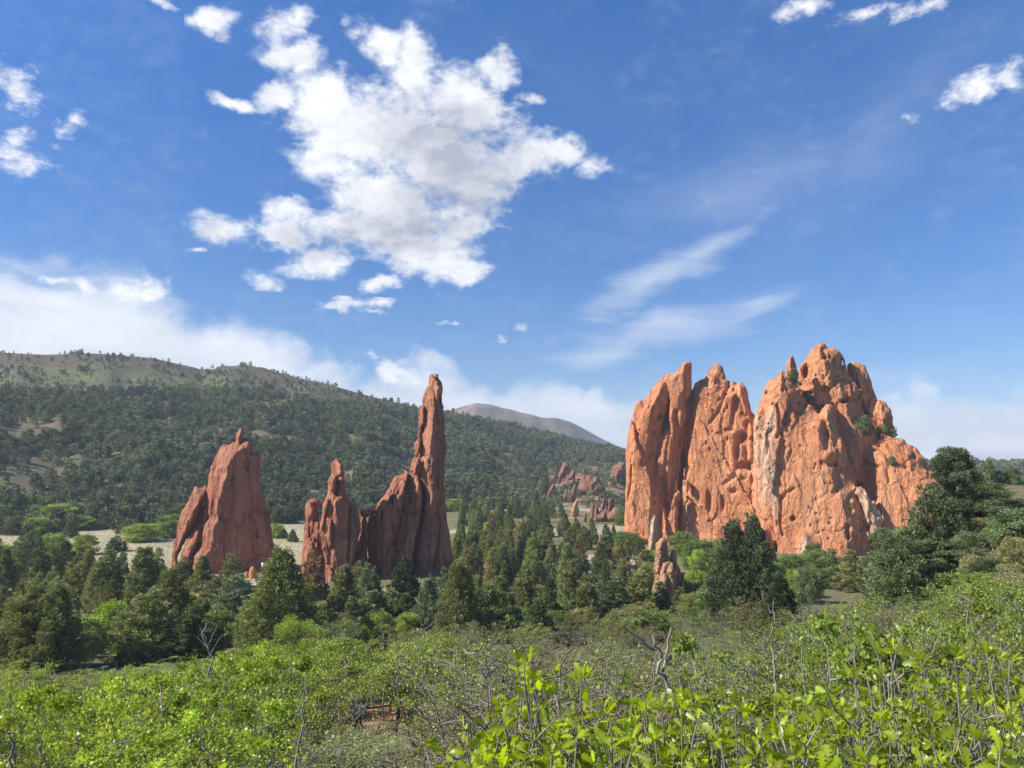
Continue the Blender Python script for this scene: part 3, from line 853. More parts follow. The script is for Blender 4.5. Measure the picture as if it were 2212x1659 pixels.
L3 = cC([(65, 1340), (80, 1200), (100, 1120), (115, 1040), (125, 960), (150, 890), (190, 820), (240, 760), (250, 700), (275, 650), (300, 625), (330, 640), (350, 650), (400, 600), (405, 720), (360, 830), (325, 940), (255, 1050), (200, 1130), (160, 1200), (130, 1330), (130, 1700), (50, 1700)])
L4 = cC([(110, 1700), (130, 1330), (165, 1250), (200, 1150), (240, 1070), (285, 1010), (330, 1010), (352, 1060), (350, 1150), (300, 1230), (270, 1280), (220, 1700)])
L6 = cC([(330, 1300), (350, 1180), (362, 1080), (385, 1000), (420, 930), (412, 880), (420, 760), (438, 690), (465, 690), (450, 800), (440, 930), (400, 1080), (380, 1200), (350, 1320)])
pits = []
scatter_pits(cC, 480, 900, 350, 1300, 12, (.25, .4), (.3, .7), (.5, 1.0), 0)
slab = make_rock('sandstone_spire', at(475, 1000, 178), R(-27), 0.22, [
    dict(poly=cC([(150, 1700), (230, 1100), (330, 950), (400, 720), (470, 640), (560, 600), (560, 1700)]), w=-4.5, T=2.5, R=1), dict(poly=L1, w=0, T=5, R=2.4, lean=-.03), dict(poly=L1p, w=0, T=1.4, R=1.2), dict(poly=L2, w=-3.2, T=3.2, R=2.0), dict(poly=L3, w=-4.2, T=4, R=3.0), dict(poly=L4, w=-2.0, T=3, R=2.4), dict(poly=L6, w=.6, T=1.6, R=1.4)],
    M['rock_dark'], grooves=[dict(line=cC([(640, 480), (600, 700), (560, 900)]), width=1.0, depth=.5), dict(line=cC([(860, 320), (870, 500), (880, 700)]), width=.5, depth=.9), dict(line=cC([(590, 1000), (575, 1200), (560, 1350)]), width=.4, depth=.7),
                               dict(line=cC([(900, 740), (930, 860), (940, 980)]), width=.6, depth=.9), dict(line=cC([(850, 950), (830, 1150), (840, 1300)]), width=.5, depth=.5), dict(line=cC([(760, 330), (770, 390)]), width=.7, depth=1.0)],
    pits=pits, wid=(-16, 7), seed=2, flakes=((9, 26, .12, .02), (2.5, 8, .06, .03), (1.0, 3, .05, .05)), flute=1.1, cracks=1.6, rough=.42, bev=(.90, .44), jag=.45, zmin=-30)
tag(slab, 'broad maroon sandstone slab with a small upright knob on its top', 'rock')
bo = make_rock('boulder', at(535, 1240, 168), R(0), 0.2, [dict(poly=cC([(715, 1700), (745, 1415), (775, 1375), (818, 1358), (826, 1400), (835, 1460), (870, 1560), (890, 1700)]), w=0, T=2.0, R=1.8)], M['rock'], wid=(-5, 4), seed=4, rough=.5, zmin=-28)
tag(bo, 'small pointed pinkish boulder at the foot of the broad maroon slab', 'boulder')

# --- the maroon double spire with the tall needle
T1 = cD([(985, 75), (1000, 75), (1001, 90), (1014, 90), (1016, 70), (1040, 70), (1042, 110), (1062, 125), (1070, 140), (1075, 220), (1080, 300), (1090, 480), (1095, 600), (1085, 700), (1080, 800), (1078, 900), (1090, 1020), (1095, 1140), (1115, 1230),
         (1130, 1320), (1140, 1430), (1135, 1560), (1140, 1850), (830, 1850), (860, 1420), (890, 1250), (915, 1050), (920, 900), (900, 810), (845, 790), (852, 720), (870, 680), (905, 670), (920, 560), (930, 450), (940, 320), (935, 260), (960, 180), (985, 150)])
T1f = cD([(888, 340), (895, 315), (920, 298), (940, 320), (938, 420), (920, 480), (912, 640), (895, 680), (860, 680), (852, 620), (860, 580), (885, 545), (890, 420)])
T2 = cD([(580, 1230), (588, 1110), (600, 1030), (630, 1000), (660, 960), (700, 900), (703, 880), (740, 830), (790, 800), (812, 767), (830, 800), (822, 870), (805, 960), (795, 1060), (765, 1170), (730, 1300), (715, 1850), (555, 1850), (570, 1450)])
T3 = cD([(815, 850), (840, 790), (900, 795), (935, 900), (945, 1000), (920, 1150), (890, 1280), (870, 1420), (860, 1850), (640, 1850), (700, 1500), (740, 1250), (790, 1090), (800, 960)])
M1 = cD([(155, 1700), (175, 1350), (165, 1200), (190, 1090), (195, 1040), (230, 960), (235, 880), (230, 860), (270, 810), (275, 760), (265, 715), (290, 712), (300, 683), (312, 710), (335, 715), (345, 760), (360, 850), (372, 960), (400, 1010), (440, 1060),
         (465, 1130), (480, 1220), (470, 1260), (450, 1340), (430, 1430), (430, 1850), (150, 1850)])
M2 = cD([(35, 1560), (45, 1300), (60, 1150), (58, 1040), (80, 1010), (120, 1015), (160, 1040), (165, 1140), (150, 1260), (120, 1380), (70, 1520), (60, 1800), (30, 1800)])
M2c = cD([(80, 1000), (110, 978), (150, 988), (205, 1010), (197, 1038), (150, 1045), (95, 1030)])
M2b = cD([(70, 1800), (85, 1400), (95, 1250), (120, 1150), (165, 1135), (185, 1200), (200, 1350), (200, 1800)])
M2d = cD([(85, 1450), (110, 1330), (150, 1240), (175, 1250), (180, 1400), (160, 1700), (90, 1700)])
M3 = cD([(415, 1430), (440, 1340), (465, 1250), (472, 1150), (480, 1125), (500, 1118), (530, 1115), (545, 1095), (580, 1092), (592, 1120), (590, 1300), (600, 1850), (415, 1850)])
M3c = cD([(452, 1070), (475, 1062), (500, 1062), (540, 1053), (580, 1060), (588, 1088), (545, 1105), (500, 1124), (465, 1116)])
T2r = cD([(585, 1180), (590, 1110), (600, 1030), (630, 1000), (660, 960), (700, 900), (720, 870), (720, 920), (680, 980), (650, 1040), (620, 1100), (605, 1180)])
T1r = cD([(838, 800), (852, 720), (870, 680), (905, 665), (895, 730), (880, 800), (850, 840)])
M1r = cD([(150, 1500), (172, 1350), (162, 1200), (190, 1090), (195, 1040), (230, 960), (250, 960), (225, 1080), (205, 1200), (205, 1350), (190, 1500)])
M1t = cD([(228, 900), (230, 855), (270, 800), (292, 810), (290, 870), (270, 930), (245, 940)])
pits = []
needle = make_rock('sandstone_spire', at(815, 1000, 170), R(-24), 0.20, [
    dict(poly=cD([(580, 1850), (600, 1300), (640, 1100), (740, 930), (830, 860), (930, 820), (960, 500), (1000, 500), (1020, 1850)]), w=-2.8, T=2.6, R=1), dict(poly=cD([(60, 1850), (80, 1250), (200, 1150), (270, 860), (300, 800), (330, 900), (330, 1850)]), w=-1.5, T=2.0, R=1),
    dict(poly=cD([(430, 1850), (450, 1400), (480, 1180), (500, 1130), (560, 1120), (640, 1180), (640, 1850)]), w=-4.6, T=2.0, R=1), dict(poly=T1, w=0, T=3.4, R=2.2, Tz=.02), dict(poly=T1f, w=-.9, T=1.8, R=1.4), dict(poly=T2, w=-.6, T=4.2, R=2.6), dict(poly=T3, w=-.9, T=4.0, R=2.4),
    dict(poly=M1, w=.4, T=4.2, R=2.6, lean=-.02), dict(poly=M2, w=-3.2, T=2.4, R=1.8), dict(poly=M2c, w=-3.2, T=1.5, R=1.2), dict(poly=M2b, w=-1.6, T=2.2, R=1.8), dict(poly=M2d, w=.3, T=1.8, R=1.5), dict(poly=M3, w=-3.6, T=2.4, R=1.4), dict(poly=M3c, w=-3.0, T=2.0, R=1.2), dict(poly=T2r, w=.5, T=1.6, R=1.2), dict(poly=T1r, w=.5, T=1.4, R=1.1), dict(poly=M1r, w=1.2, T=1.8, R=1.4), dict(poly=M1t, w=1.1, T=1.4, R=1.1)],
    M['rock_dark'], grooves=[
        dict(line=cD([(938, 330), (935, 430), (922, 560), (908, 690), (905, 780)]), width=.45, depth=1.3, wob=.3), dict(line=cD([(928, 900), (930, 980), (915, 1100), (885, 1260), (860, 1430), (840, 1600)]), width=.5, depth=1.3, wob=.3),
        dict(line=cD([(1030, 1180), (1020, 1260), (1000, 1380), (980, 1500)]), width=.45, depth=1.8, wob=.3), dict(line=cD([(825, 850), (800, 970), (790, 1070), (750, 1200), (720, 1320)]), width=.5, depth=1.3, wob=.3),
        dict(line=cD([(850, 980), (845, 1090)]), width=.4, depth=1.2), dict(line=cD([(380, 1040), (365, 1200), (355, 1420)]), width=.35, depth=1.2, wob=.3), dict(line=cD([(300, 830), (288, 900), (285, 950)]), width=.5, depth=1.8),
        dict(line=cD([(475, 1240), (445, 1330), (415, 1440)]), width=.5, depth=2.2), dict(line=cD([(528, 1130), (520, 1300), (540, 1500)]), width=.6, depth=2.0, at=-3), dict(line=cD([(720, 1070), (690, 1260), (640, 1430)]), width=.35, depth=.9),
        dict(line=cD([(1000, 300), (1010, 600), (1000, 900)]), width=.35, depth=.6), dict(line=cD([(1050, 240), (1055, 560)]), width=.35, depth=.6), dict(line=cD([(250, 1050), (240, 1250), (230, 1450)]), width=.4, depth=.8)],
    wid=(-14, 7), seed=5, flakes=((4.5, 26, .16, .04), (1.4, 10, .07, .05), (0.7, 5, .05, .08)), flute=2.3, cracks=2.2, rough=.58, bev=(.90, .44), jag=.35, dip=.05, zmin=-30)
tag(needle, 'maroon double spire whose right half is a tall thin needle', 'rock')

# --- smaller fins
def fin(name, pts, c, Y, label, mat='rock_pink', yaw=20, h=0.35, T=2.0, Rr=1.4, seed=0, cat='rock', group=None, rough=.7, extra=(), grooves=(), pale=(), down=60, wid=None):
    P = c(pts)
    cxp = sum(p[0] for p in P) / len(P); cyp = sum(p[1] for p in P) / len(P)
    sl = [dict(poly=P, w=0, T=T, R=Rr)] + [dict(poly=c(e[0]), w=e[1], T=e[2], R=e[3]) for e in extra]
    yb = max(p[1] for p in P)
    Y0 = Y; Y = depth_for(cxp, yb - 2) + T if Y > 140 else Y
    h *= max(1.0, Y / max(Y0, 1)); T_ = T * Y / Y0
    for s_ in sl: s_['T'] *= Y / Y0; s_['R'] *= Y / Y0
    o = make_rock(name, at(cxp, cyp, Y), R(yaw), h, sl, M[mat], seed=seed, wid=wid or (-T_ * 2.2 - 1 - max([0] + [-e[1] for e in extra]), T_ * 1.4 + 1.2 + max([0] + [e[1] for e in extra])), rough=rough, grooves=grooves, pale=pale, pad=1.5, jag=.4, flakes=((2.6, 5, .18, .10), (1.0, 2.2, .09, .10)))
    tag(o, label, cat, group)
    return o
FG = 'thin rock fins in front of the wooded hill'
fin('rock_fin', [(225, 420), (240, 310), (262, 250), (290, 190), (310, 182), (350, 200), (355, 250), (330, 300), (300, 340), (270, 400)], cE, 330, 'highest leaning pinkish fin in the ragged group below the hill', seed=11, group=FG, h=.4)
fin('rock_fin', [(180, 400), (182, 330), (195, 300), (220, 305), (235, 330), (225, 400)], cE, 328, 'short blunt pinkish fin just left of the highest leaning fin', seed=12, group=FG, h=.4)
fin('rock_fin', [(115, 560), (135, 480), (160, 440), (190, 400), (212, 385), (210, 440), (180, 500), (160, 560)], cE, 318, 'long sloping pinkish fin lowest on the left of the ragged group', seed=13, group=FG, h=.4)
fin('rock_fin', [(320, 460), (335, 350), (360, 300), (390, 250), (412, 245), (418, 310), (395, 370), (370, 440)], cE, 332, 'tan fin with a narrow top just right of the highest leaning fin', seed=14, group=FG, h=.4, mat='rock_pink')
fin('rock_fin', [(295, 430), (305, 350), (320, 335), (330, 360), (330, 430)], cE, 326, 'stubby dark pinkish fin between the two leaning fins', seed=15, group=FG, h=.4)
fin('rock_fin', [(360, 600), (372, 520), (385, 450), (400, 408), (426, 403), (424, 500), (415, 600)], cE, 312, 'upright two-pronged tan fin standing alone below the ragged group', seed=16, group=FG, h=.35)
fin('rock_fin', [(285, 590), (300, 520), (322, 450), (332, 470), (330, 520), (318, 590)], cE, 312, 'thin dark fin left of the upright two-pronged tan fin', seed=17, group=FG, h=.35)
fin('rock_fin', [(365, 740), (375, 660), (400, 600), (425, 560), (441, 570), (437, 640), (452, 660), (448, 740)], cE, 268, 'stout orange fin with a notched right side among low trees', seed=18, group=FG, h=.32, mat='rock_cream')
fin('rock_fin', [(480, 800), (498, 700), (515, 673), (526, 720), (524, 800)], cE, 255, 'smallest pointed pink fin among low trees', seed=19, group=FG, h=.3)
fin('rock_fin', [(548, 810), (556, 740), (566, 640), (575, 583), (592, 600), (612, 610), (606, 700), (585, 810)], cE, 252, 'pale pink fin with a hooked top among low trees', seed=20, group=FG, h=.3)
fin('rock_fin', [(650, 790), (660, 680), (672, 620), (695, 540), (714, 543), (716, 640), (705, 790)], cE, 256, 'tallest narrow dark pink fin among low trees left of the cliff', seed=21, group=FG, h=.3)
fin('rock_fin', [(715, 780), (728, 640), (745, 560), (775, 545), (795, 560), (803, 620), (810, 700), (850, 790)], cE, 262, 'wide dark pink fin with a sloping right shoulder left of the cliff', seed=22, group=FG, h=.32, T=2.6)
fin('rock_outcrop', [(425, 540), (432, 470), (450, 390), (470, 330), (500, 300), (525, 330), (560, 300), (600, 340), (625, 320), (655, 380), (690, 430), (700, 500), (690, 540)], cE, 335, 'broad brown rubbly outcrop right of the ragged fins', seed=31, h=.42, T=5, Rr=3, mat='rock_pink', rough=1.1)
fin('rock_outcrop', [(250, 470), (262, 400), (285, 350), (310, 360), (335, 330), (360, 370), (385, 350), (410, 400), (420, 470)], cE, 335, 'low jagged brown outcrop joining the feet of the ragged fins', seed=32, h=.42, T=4, Rr=3, mat='rock_pink', rough=1.1)
fin('rock_outcrop', [(590, 800), (600, 700), (625, 650), (650, 690), (690, 660), (720, 640), (760, 690), (800, 640), (860, 660), (885, 720), (880, 800)], cE, 262, 'low brown outcrop joining the narrow fins left of the cliff', seed=33, h=.36, T=3, Rr=2, mat='rock_pink', rough=1.0)
fin('rock', [(755, 320), (765, 285), (790, 225), (838, 185), (850, 172), (880, 180), (910, 175), (940, 250), (935, 320), (900, 370), (870, 430), (790, 430), (785, 370)], cE, 345, 'rounded pink rock knob peeping out behind the left edge of the cliff', seed=23, h=.4, T=5, Rr=4, mat='rock_pink', cat='rock')
fin('rock_fin', [(1140, 1090), (1152, 1000), (1163, 880), (1180, 780), (1198, 712), (1215, 700), (1233, 722), (1245, 880), (1242, 960), (1225, 1090)], cE, 190, 'narrow whitish fin standing before the cliff foot', seed=24, h=.22, T=1.3, Rr=1.1, mat='rock_cream', pale=[dict(poly=cE([(1140, 1090), (1160, 860), (1190, 720), (1210, 690), (1230, 800), (1215, 1090)]), soft=.5, amt=1)])
fin('rock_fin', [(1270, 1010), (1277, 760), (1290, 700), (1325, 663), (1350, 690), (1366, 780), (1372, 850), (1345, 910), (1330, 1010)], cE, 200, 'rounded orange fin beside the narrow whitish fin', seed=25, h=.24, T=2, Rr=1.8, mat='rock')
fin('rock_group', [(1180, 1600), (1187, 1420), (1210, 1200), (1225, 1010), (1260, 950), (1298, 937), (1325, 970), (1340, 1080), (1352, 1150), (1310, 1230), (1290, 1300), (1270, 1600)], cE, 128,
    'smooth cream sandstone fins clustered among junipers below the cliff', seed=26, h=.16, T=1.8, Rr=1.6, mat='rock_cream', yaw=18, rough=.45,
    extra=[([(1235, 1600), (1262, 1280), (1302, 1205), (1350, 1178), (1392, 1208), (1417, 1290), (1422, 1400), (1415, 1600)], 1.5, 1.5, 1.4), ([(1362, 1200), (1385, 1080), (1402, 1057), (1420, 1080), (1432, 1160), (1445, 1260), (1440, 1400), (1370, 1400)], -2.0, 1.0, .9),
           ([(1395, 1600), (1398, 1260), (1420, 1195), (1450, 1220), (1480, 1300), (1482, 1600)], -1.0, 1.2, 1.0), ([(1465, 1560), (1470, 1310), (1490, 1268), (1522, 1290), (1527, 1400), (1517, 1560)], -.2, .9, .8)],
    grooves=[dict(line=cE([(1352, 1215), (1335, 1290), (1365, 1360), (1350, 1480)]), width=.35, depth=1.4, at=1.5), dict(line=cE([(1250, 1320), (1235, 1420)]), width=.3, depth=.9)])
fin('boulder', [(1455, 1120), (1460, 1040), (1490, 980), (1530, 945), (1562, 925), (1600, 935), (1642, 960), (1660, 1000), (1660, 1120)], cE, 165, 'low lumpy orange boulder in the brush at the cliff foot', seed=27, h=.25, T=2.5, Rr=2, mat='rock', cat='boulder')
cF = conv(1755.5, 932.6, .2315)
fin('boulder', [(1730, 1140), (1738, 1010), (1790, 985), (1850, 985), (1900, 960), (1945, 955), (1960, 1000), (1900, 1060), (1880, 1140)], cF, 62, 'pale cracked boulder on the slope right of the big pine', seed=28, h=.12, T=1.4, Rr=1.0, mat='rock_cream', cat='boulder', rough=.5)
fin('boulder', [(1810, 620), (1815, 570), (1860, 525), (1900, 490), (1980, 470), (1990, 540), (1990, 640)], cF, 100, 'broad orange ledge on the skyline slope at the right edge', seed=29, h=.25, T=2.5, Rr=2.0, mat='rock', cat='boulder', rough=.5)

# ------------------------------------------------------------------ plants: materials
def leaf_mat(name, trans=0.28, gloss=0.0, tcol=(1.0, 1.15, 0.45), lo=0.55, hi=1.45):
    m_, q, out = new_mat(name)
    oi = q.n('ShaderNodeObjectInfo')
    tint = attr(q, 'tint')
    geo = q.n('ShaderNodeNewGeometry')
    k = q.m('ADD', q.m('MULTIPLY', tint, hi - lo), lo)
    c_ = q.vm('SCALE', oi.outputs['Color'], k)
    wv = q.vm('MULTIPLY', c_, (1.10, 1.0, 0.86))
    c_ = q.mix(q.m('MULTIPLY', attr(q, 'warm'), 1.0), c_, wv)
    if gloss > 0:
        b = q.n('ShaderNodeBsdfPrincipled')
        q.put(b.inputs['Base Color'], c_); b.inputs['Roughness'].default_value = 0.38
        b.inputs['Specular IOR Level'].default_value = gloss
    else:
        b = q.n('ShaderNodeBsdfDiffuse')
        q.put(b.inputs[0], c_)
    tr = q.n('ShaderNodeBsdfTranslucent')
    q.put(tr.inputs[0], q.vm('MULTIPLY', c_, tcol))
    mx = q.n('ShaderNodeMixShader')
    mx.inputs[0].default_value = trans
    q.t.links.new(b.outputs[0], mx.inputs[1]); q.t.links.new(tr.outputs[0], mx.inputs[2])
    q.t.links.new(mx.outputs[0], out.inputs[0])
    return m_
M['needles'] = leaf_mat('evergreen_sprays', 0.22, 0, (1.1, 1.1, 0.6))
M['leaves'] = leaf_mat('broad_leaves', 0.36, 0.25, (1.25, 1.35, 0.5))
M['oakleaf'] = leaf_mat('oak_leaves', 0.45, 0.5, (1.8, 1.8, 0.3), 0.4, 1.5)

def bark_mat(name, c0, c1):
    m_, q, out = new_mat(name)
    t = q.n('ShaderNodeTexCoord').outputs['Object']
    nz = q.noise(q.mapping(t, scale=(9, 9, 2)), 2.0, 5, 0.65)
    principled(q, out, ramp(q, nz, [(0.3, c0), (0.7, c1)]), 0.9, 0.15)
    return m_
M['bark'] = bark_mat('brown_bark', (.055, .04, .03), (.15, .115, .085))
M['twig'] = bark_mat('grey_twigs', (.12, .10, .08), (.34, .30, .25))
M['pale_wood'] = bark_mat('weathered_wood', (.20, .165, .13), (.46, .41, .34))

# ------------------------------------------------------------------ plants: geometry
def unit(v): return v / (np.linalg.norm(v, axis=-1, keepdims=True) + 1e-9)

def diamonds(C, D, L, Wd, r_, kite=0.45):
    """leaf-shaped four-cornered faces from base C along D"""
    n = len(C)
    side = unit(np.cross(D, r_.normal(size=(n, 3))))
    L = np.broadcast_to(L, (n,))[:, None]; Wd = np.broadcast_to(Wd, (n,))[:, None]
    V = np.stack([C, C + D * L * kite + side * Wd * .5, C + D * L, C + D * L * kite - side * Wd * .5], 1).reshape(-1, 3)
    Fq = np.arange(4 * n).reshape(n, 4)
    return V, Fq

class Tubes:
    def __init__(self, sides=5):
        self.V = []; self.F = []; self.n = 0; self.s = sides
    def add(self, pts, rad):
        pts = np.asarray(pts, float); m = len(pts); s = self.s
        rad = np.broadcast_to(rad, (m,))
        d = np.gradient(pts, axis=0); d = unit(d)
        ref = np.array([0.31, 0.95, 0.1]) if abs(d[0, 2]) > 0.6 else np.array([0.1, 0.2, 0.97])
        a = unit(np.cross(d, ref)); b = np.cross(d, a)
        th = np.arange(s) * 2 * np.pi / s
        ring = a[:, None, :] * np.cos(th)[None, :, None] + b[:, None, :] * np.sin(th)[None, :, None]
        V = pts[:, None, :] + ring * rad[:, None, None]
        i = np.arange(m * s).reshape(m, s) + self.n
        j = np.roll(i, -1, 1)
        self.V.append(V.reshape(-1, 3)); self.n += m * s
        self.F.append(np.stack([i[:-1], j[:-1], j[1:], i[1:]], -1).reshape(-1, 4))
    def mesh(self, name, mat):
        return mesh_np(name, np.concatenate(self.V), [np.concatenate(self.F)], smooth=True, mats=[mat])

def wander(p0, p1, n, amp, r_):
    t = np.linspace(0, 1, n)[:, None]
    off = np.cumsum(r_.normal(size=(n, 3)), 0) * amp / math.sqrt(n)
    off -= t * off[-1]; off -= (1 - t) * off[0]
    return np.asarray(p0) * (1 - t) + np.asarray(p1) * t + off

def juniper(seed, Hh=8.0, Rr=1.9, plumes=130, per=64, shape=0.75, leaf=0.30, low=0.03, tops=1, wild=1.0):
    r_ = np.random.default_rng(seed)
    Cs, Ds, Ts, Ws, Ls = [], [], [], [], []
    lob = r_.uniform(0, 6.28, 8)
    topx = [(0, 0, 1.0)] if tops == 1 else [(r_.uniform(-.38, .38) * Rr, r_.uniform(-.3, .3) * Rr, r_.uniform(.78, 1.0)) for _ in range(tops)]
    for i in range(plumes):
        tx, ty, th_ = topx[i % len(topx)]
        t = 1 - (1 - r_.random()) ** .62
        ang = r_.uniform(0, 2 * np.pi)
        env = Rr * (1 - t * .97) ** shape * min(1.0, .80 + t * 1.6)
        env *= .86 + .12 * math.sin(2 * ang + lob[0] + 4 * t) + .09 * math.sin(3 * ang + lob[1] - 7 * t) * wild + r_.normal(0, .06)
        rho = env * (r_.uniform(.74, .98) if r_.random() < .78 else r_.uniform(.15, .7))
        z = Hh * th_ * (low + (1 - low) * t) * .93
        k = min(1.0, rho / (Rr * .5) + .15) * (1 - t)
        base = np.array([rho * math.cos(ang) + tx * (1 - abs(1 - 2 * t) * .3), rho * math.sin(ang) + ty, z])
        d = unit(np.array([math.cos(ang) * (.25 + .55 * k), math.sin(ang) * (.25 + .55 * k), .95 - .25 * k]) + r_.normal(0, .14, 3))
        Lp = Hh * r_.uniform(.055, .115) * (1.15 - .40 * t)
        s = np.sort(r_.random(per))
        rad = Lp * .34 * (1 - .75 * s) * np.sqrt(r_.random(per)) * 1.35
        a1 = unit(np.cross(d, [0.3, 0.5, 0.8])); a2 = np.cross(d, a1)
        ph = r_.uniform(0, 6.28, per)
        off = a1[None] * (np.cos(ph) * rad)[:, None] + a2[None] * (np.sin(ph) * rad)[:, None]
        Cs.append(base + d[None] * (s * Lp)[:, None] + off)
        Ds.append(unit(d[None] * .85 + unit(off + 1e-6) * .55 + r_.normal(0, .38, (per, 3))))
        Ts.append(np.clip(r_.normal(.45, .2) + r_.normal(0, .16, per), 0, 1))
        Ws.append(np.full(per, np.clip(r_.normal(.35, .3), 0, 1)))
        Ls.append(leaf * r_.uniform(.65, 1.25, per))
    C = np.concatenate(Cs); D = np.concatenate(Ds); L = np.concatenate(Ls)
    V, Fq = diamonds(C, D, L, L * .42, r_)
    crown = mesh_np('crown', V, [Fq], attrs={'tint': np.repeat(np.concatenate(Ts), 4), 'warm': np.repeat(np.concatenate(Ws), 4)}, mats=[M['needles']])
    tb = Tubes(6)
    tb.add(wander((0, 0, -.4), (0, 0, Hh * .8), 9, .16, r_), np.linspace(.022 * Hh, .004 * Hh, 9))
    for _ in range(9):
        z = Hh * r_.uniform(.06, .6); ang = r_.uniform(0, 6.28); ln = Rr * (1 - z / Hh) * r_.uniform(.5, .85)
        tb.add(wander((0, 0, z), (ln * math.cos(ang), ln * math.sin(ang), z + ln * .9), 5, .1, r_), np.linspace(.009 * Hh, .002 * Hh, 5))
    return crown, tb.mesh('trunk', M['bark'])

def clumpy(seed, Hh=7.0, Rr=3.2, clumps=34, per=110, leaf=0.3, flat=0.7, base=0.22, mat='leaves', wd=.62, up=.35, tints=.2, limbs=10, conic=0.0, crel=.34, bend=0.3):
    """a round or open crown made of leafy clumps at limb ends"""
    r_ = np.random.default_rng(seed)
    tb = Tubes(6)
    bx, by = r_.normal(0, bend, 2)
    spine = wander((0, 0, -.3), (bx, by, Hh * .82), 8, .28, r_)
    tb.add(spine, np.linspace(.026 * Hh, .006 * Hh, 8))
    Cs, Ds, Ts, Ls = [], [], [], []
    for i in range(clumps):
        t = base + (1 - base) * r_.random() ** .9
        ang = r_.uniform(0, 6.28)
        prof = math.sqrt(max(0.02, 1 - (2 * (t - base) / (1 - base) - .85) ** 2 / 1.5)) * (1 - conic * t)
        rho = Rr * prof * math.sqrt(r_.uniform(.12, 1.0)) * .82
        c0 = np.array([bx * t + rho * math.cos(ang), by * t + rho * math.sin(ang), Hh * t * .93])
        cr = Rr * crel * r_.uniform(.7, 1.25) * (1 - .35 * conic * t)
        k = int(np.clip(t * 7 - 1, 0, 6))
        if i < limbs * 2:
            tb.add(wander(spine[max(0, k)], c0, 5, .14, r_), np.linspace(.010 * Hh * (1.2 - t), .0022 * Hh, 5))
        v = unit(r_.normal(size=(per, 3))); rr2 = r_.random(per) ** .45
        P = c0 + v * (rr2 * cr)[:, None] * np.array([1, 1, flat])
        Cs.append(P)
        Ds.append(unit(v * .6 + np.array([0, 0, up]) + r_.normal(0, .55, (per, 3))))
        Ts.append(np.clip(r_.normal(.45, tints) + r_.normal(0, .15, per), 0, 1))
        Ls.append(leaf * r_.uniform(.6, 1.3, per))
    C = np.concatenate(Cs); D = np.concatenate(Ds); L = np.concatenate(Ls)
    V, Fq = diamonds(C, D, L, L * wd, r_)
    tt = np.concatenate(Ts)
    crown = mesh_np('crown', V, [Fq], attrs={'tint': np.repeat(tt, 4), 'warm': np.repeat(r_.random(len(tt)) * .6, 4)}, mats=[M[mat]])
    return crown, tb.mesh('trunk', M['bark'])

def scrub(seed, Hh=2.4, Rr=1.3, stems=9, leaves=2600, leaf=.085, twigs=70, leafy=1.0, wood='twig'):
    """many-stemmed oak scrub: crooked stems, fine twigs, leaves gathered at twig ends"""
    r_ = np.random.default_rng(seed)
    tb = Tubes(4)
    tips = []
    for i in range(stems):
        a = r_.uniform(0, 6.28); rho = Rr * math.sqrt(r_.random()) * .95
        p0 = np.array([rho * .3 * math.cos(a), rho * .3 * math.sin(a), -.25])
        hh = Hh * r_.uniform(.72, 1.0) * (1 - .32 * (rho / Rr) ** 2)
        p1 = np.array([rho * math.cos(a), rho * math.sin(a), hh])
        w_ = wander(p0, p1, 8, .20, r_)
        tb.add(w_, np.linspace(.020, .006, 8) * Hh / 2.0)
        for _ in range(int(twigs / stems)):
            k = r_.integers(2, 8); b = w_[k]
            d = unit(np.array([r_.normal(0, .8), r_.normal(0, .8), r_.uniform(.15, 1.0)]))
            ln = Hh * r_.uniform(.10, .30)
            e = b + d * ln
            e[2] = min(e[2], Hh * 1.06)
            t5 = wander(b, e, 4, .05, r_)
            tb.add(t5, np.linspace(.0095, .0035, 4) * Hh / 2.0)
            tips += [t5[3], t5[2]]
    wood_me = tb.mesh('branches', M[wood])
    tips = np.array(tips)
    n = int(leaves * leafy)
    wgt = (tips[:, 2] / Hh).clip(.1) ** 1.6 * r_.gamma(.7, 1.0, len(tips)); wgt /= wgt.sum()
    ti = r_.choice(len(tips), n, p=wgt)
    P = tips[ti] + r_.normal(0, .062 * Hh / 2.0, (n, 3)) * np.array([1, 1, .75])
    D = unit(r_.normal(0, .75, (n, 3)) + np.array([0, 0, .35]))
    L = leaf * r_.uniform(.6, 1.3, n)
    V, Fq = diamonds(P, D, L, L * .62, r_, .55)
    tt = np.clip(r_.normal(.42, .2, len(tips))[ti] + r_.normal(0, .2, n), 0, 1)
    lv = mesh_np('leaves', V, [Fq], attrs={'tint': np.repeat(tt, 4), 'warm': np.repeat(r_.random(n) * .7, 4)}, mats=[M['leaves']])
    return lv, wood_me

def bare(seed, Hh=2.2, Rr=.9, stems=6, twigs=60, thick=1.0, wood='twig'):
    r_ = np.random.default_rng(seed)
    tb = Tubes(4)
    for i in range(stems):
        a = r_.uniform(0, 6.28); rho = Rr * r_.uniform(.3, 1)
        w_ = wander((0.1 * math.cos(a), .1 * math.sin(a), -.2), (rho * math.cos(a), rho * math.sin(a), Hh * r_.uniform(.6, 1)), 8, .22, r_)
        tb.add(w_, np.linspace(.022, .005, 8) * thick * Hh / 2)
        for _ in range(int(twigs / stems)):
            k = r_.integers(2, 8); b = w_[k]
            e = b + unit(np.array([r_.normal(0, .8), r_.normal(0, .8), r_.uniform(.1, 1)])) * Hh * r_.uniform(.1, .32)
            t5 = wander(b, e, 5, .07, r_)
            tb.add(t5, np.linspace(.008, .002, 5) * thick * Hh / 2)
    return tb.mesh('branches', M[wood])

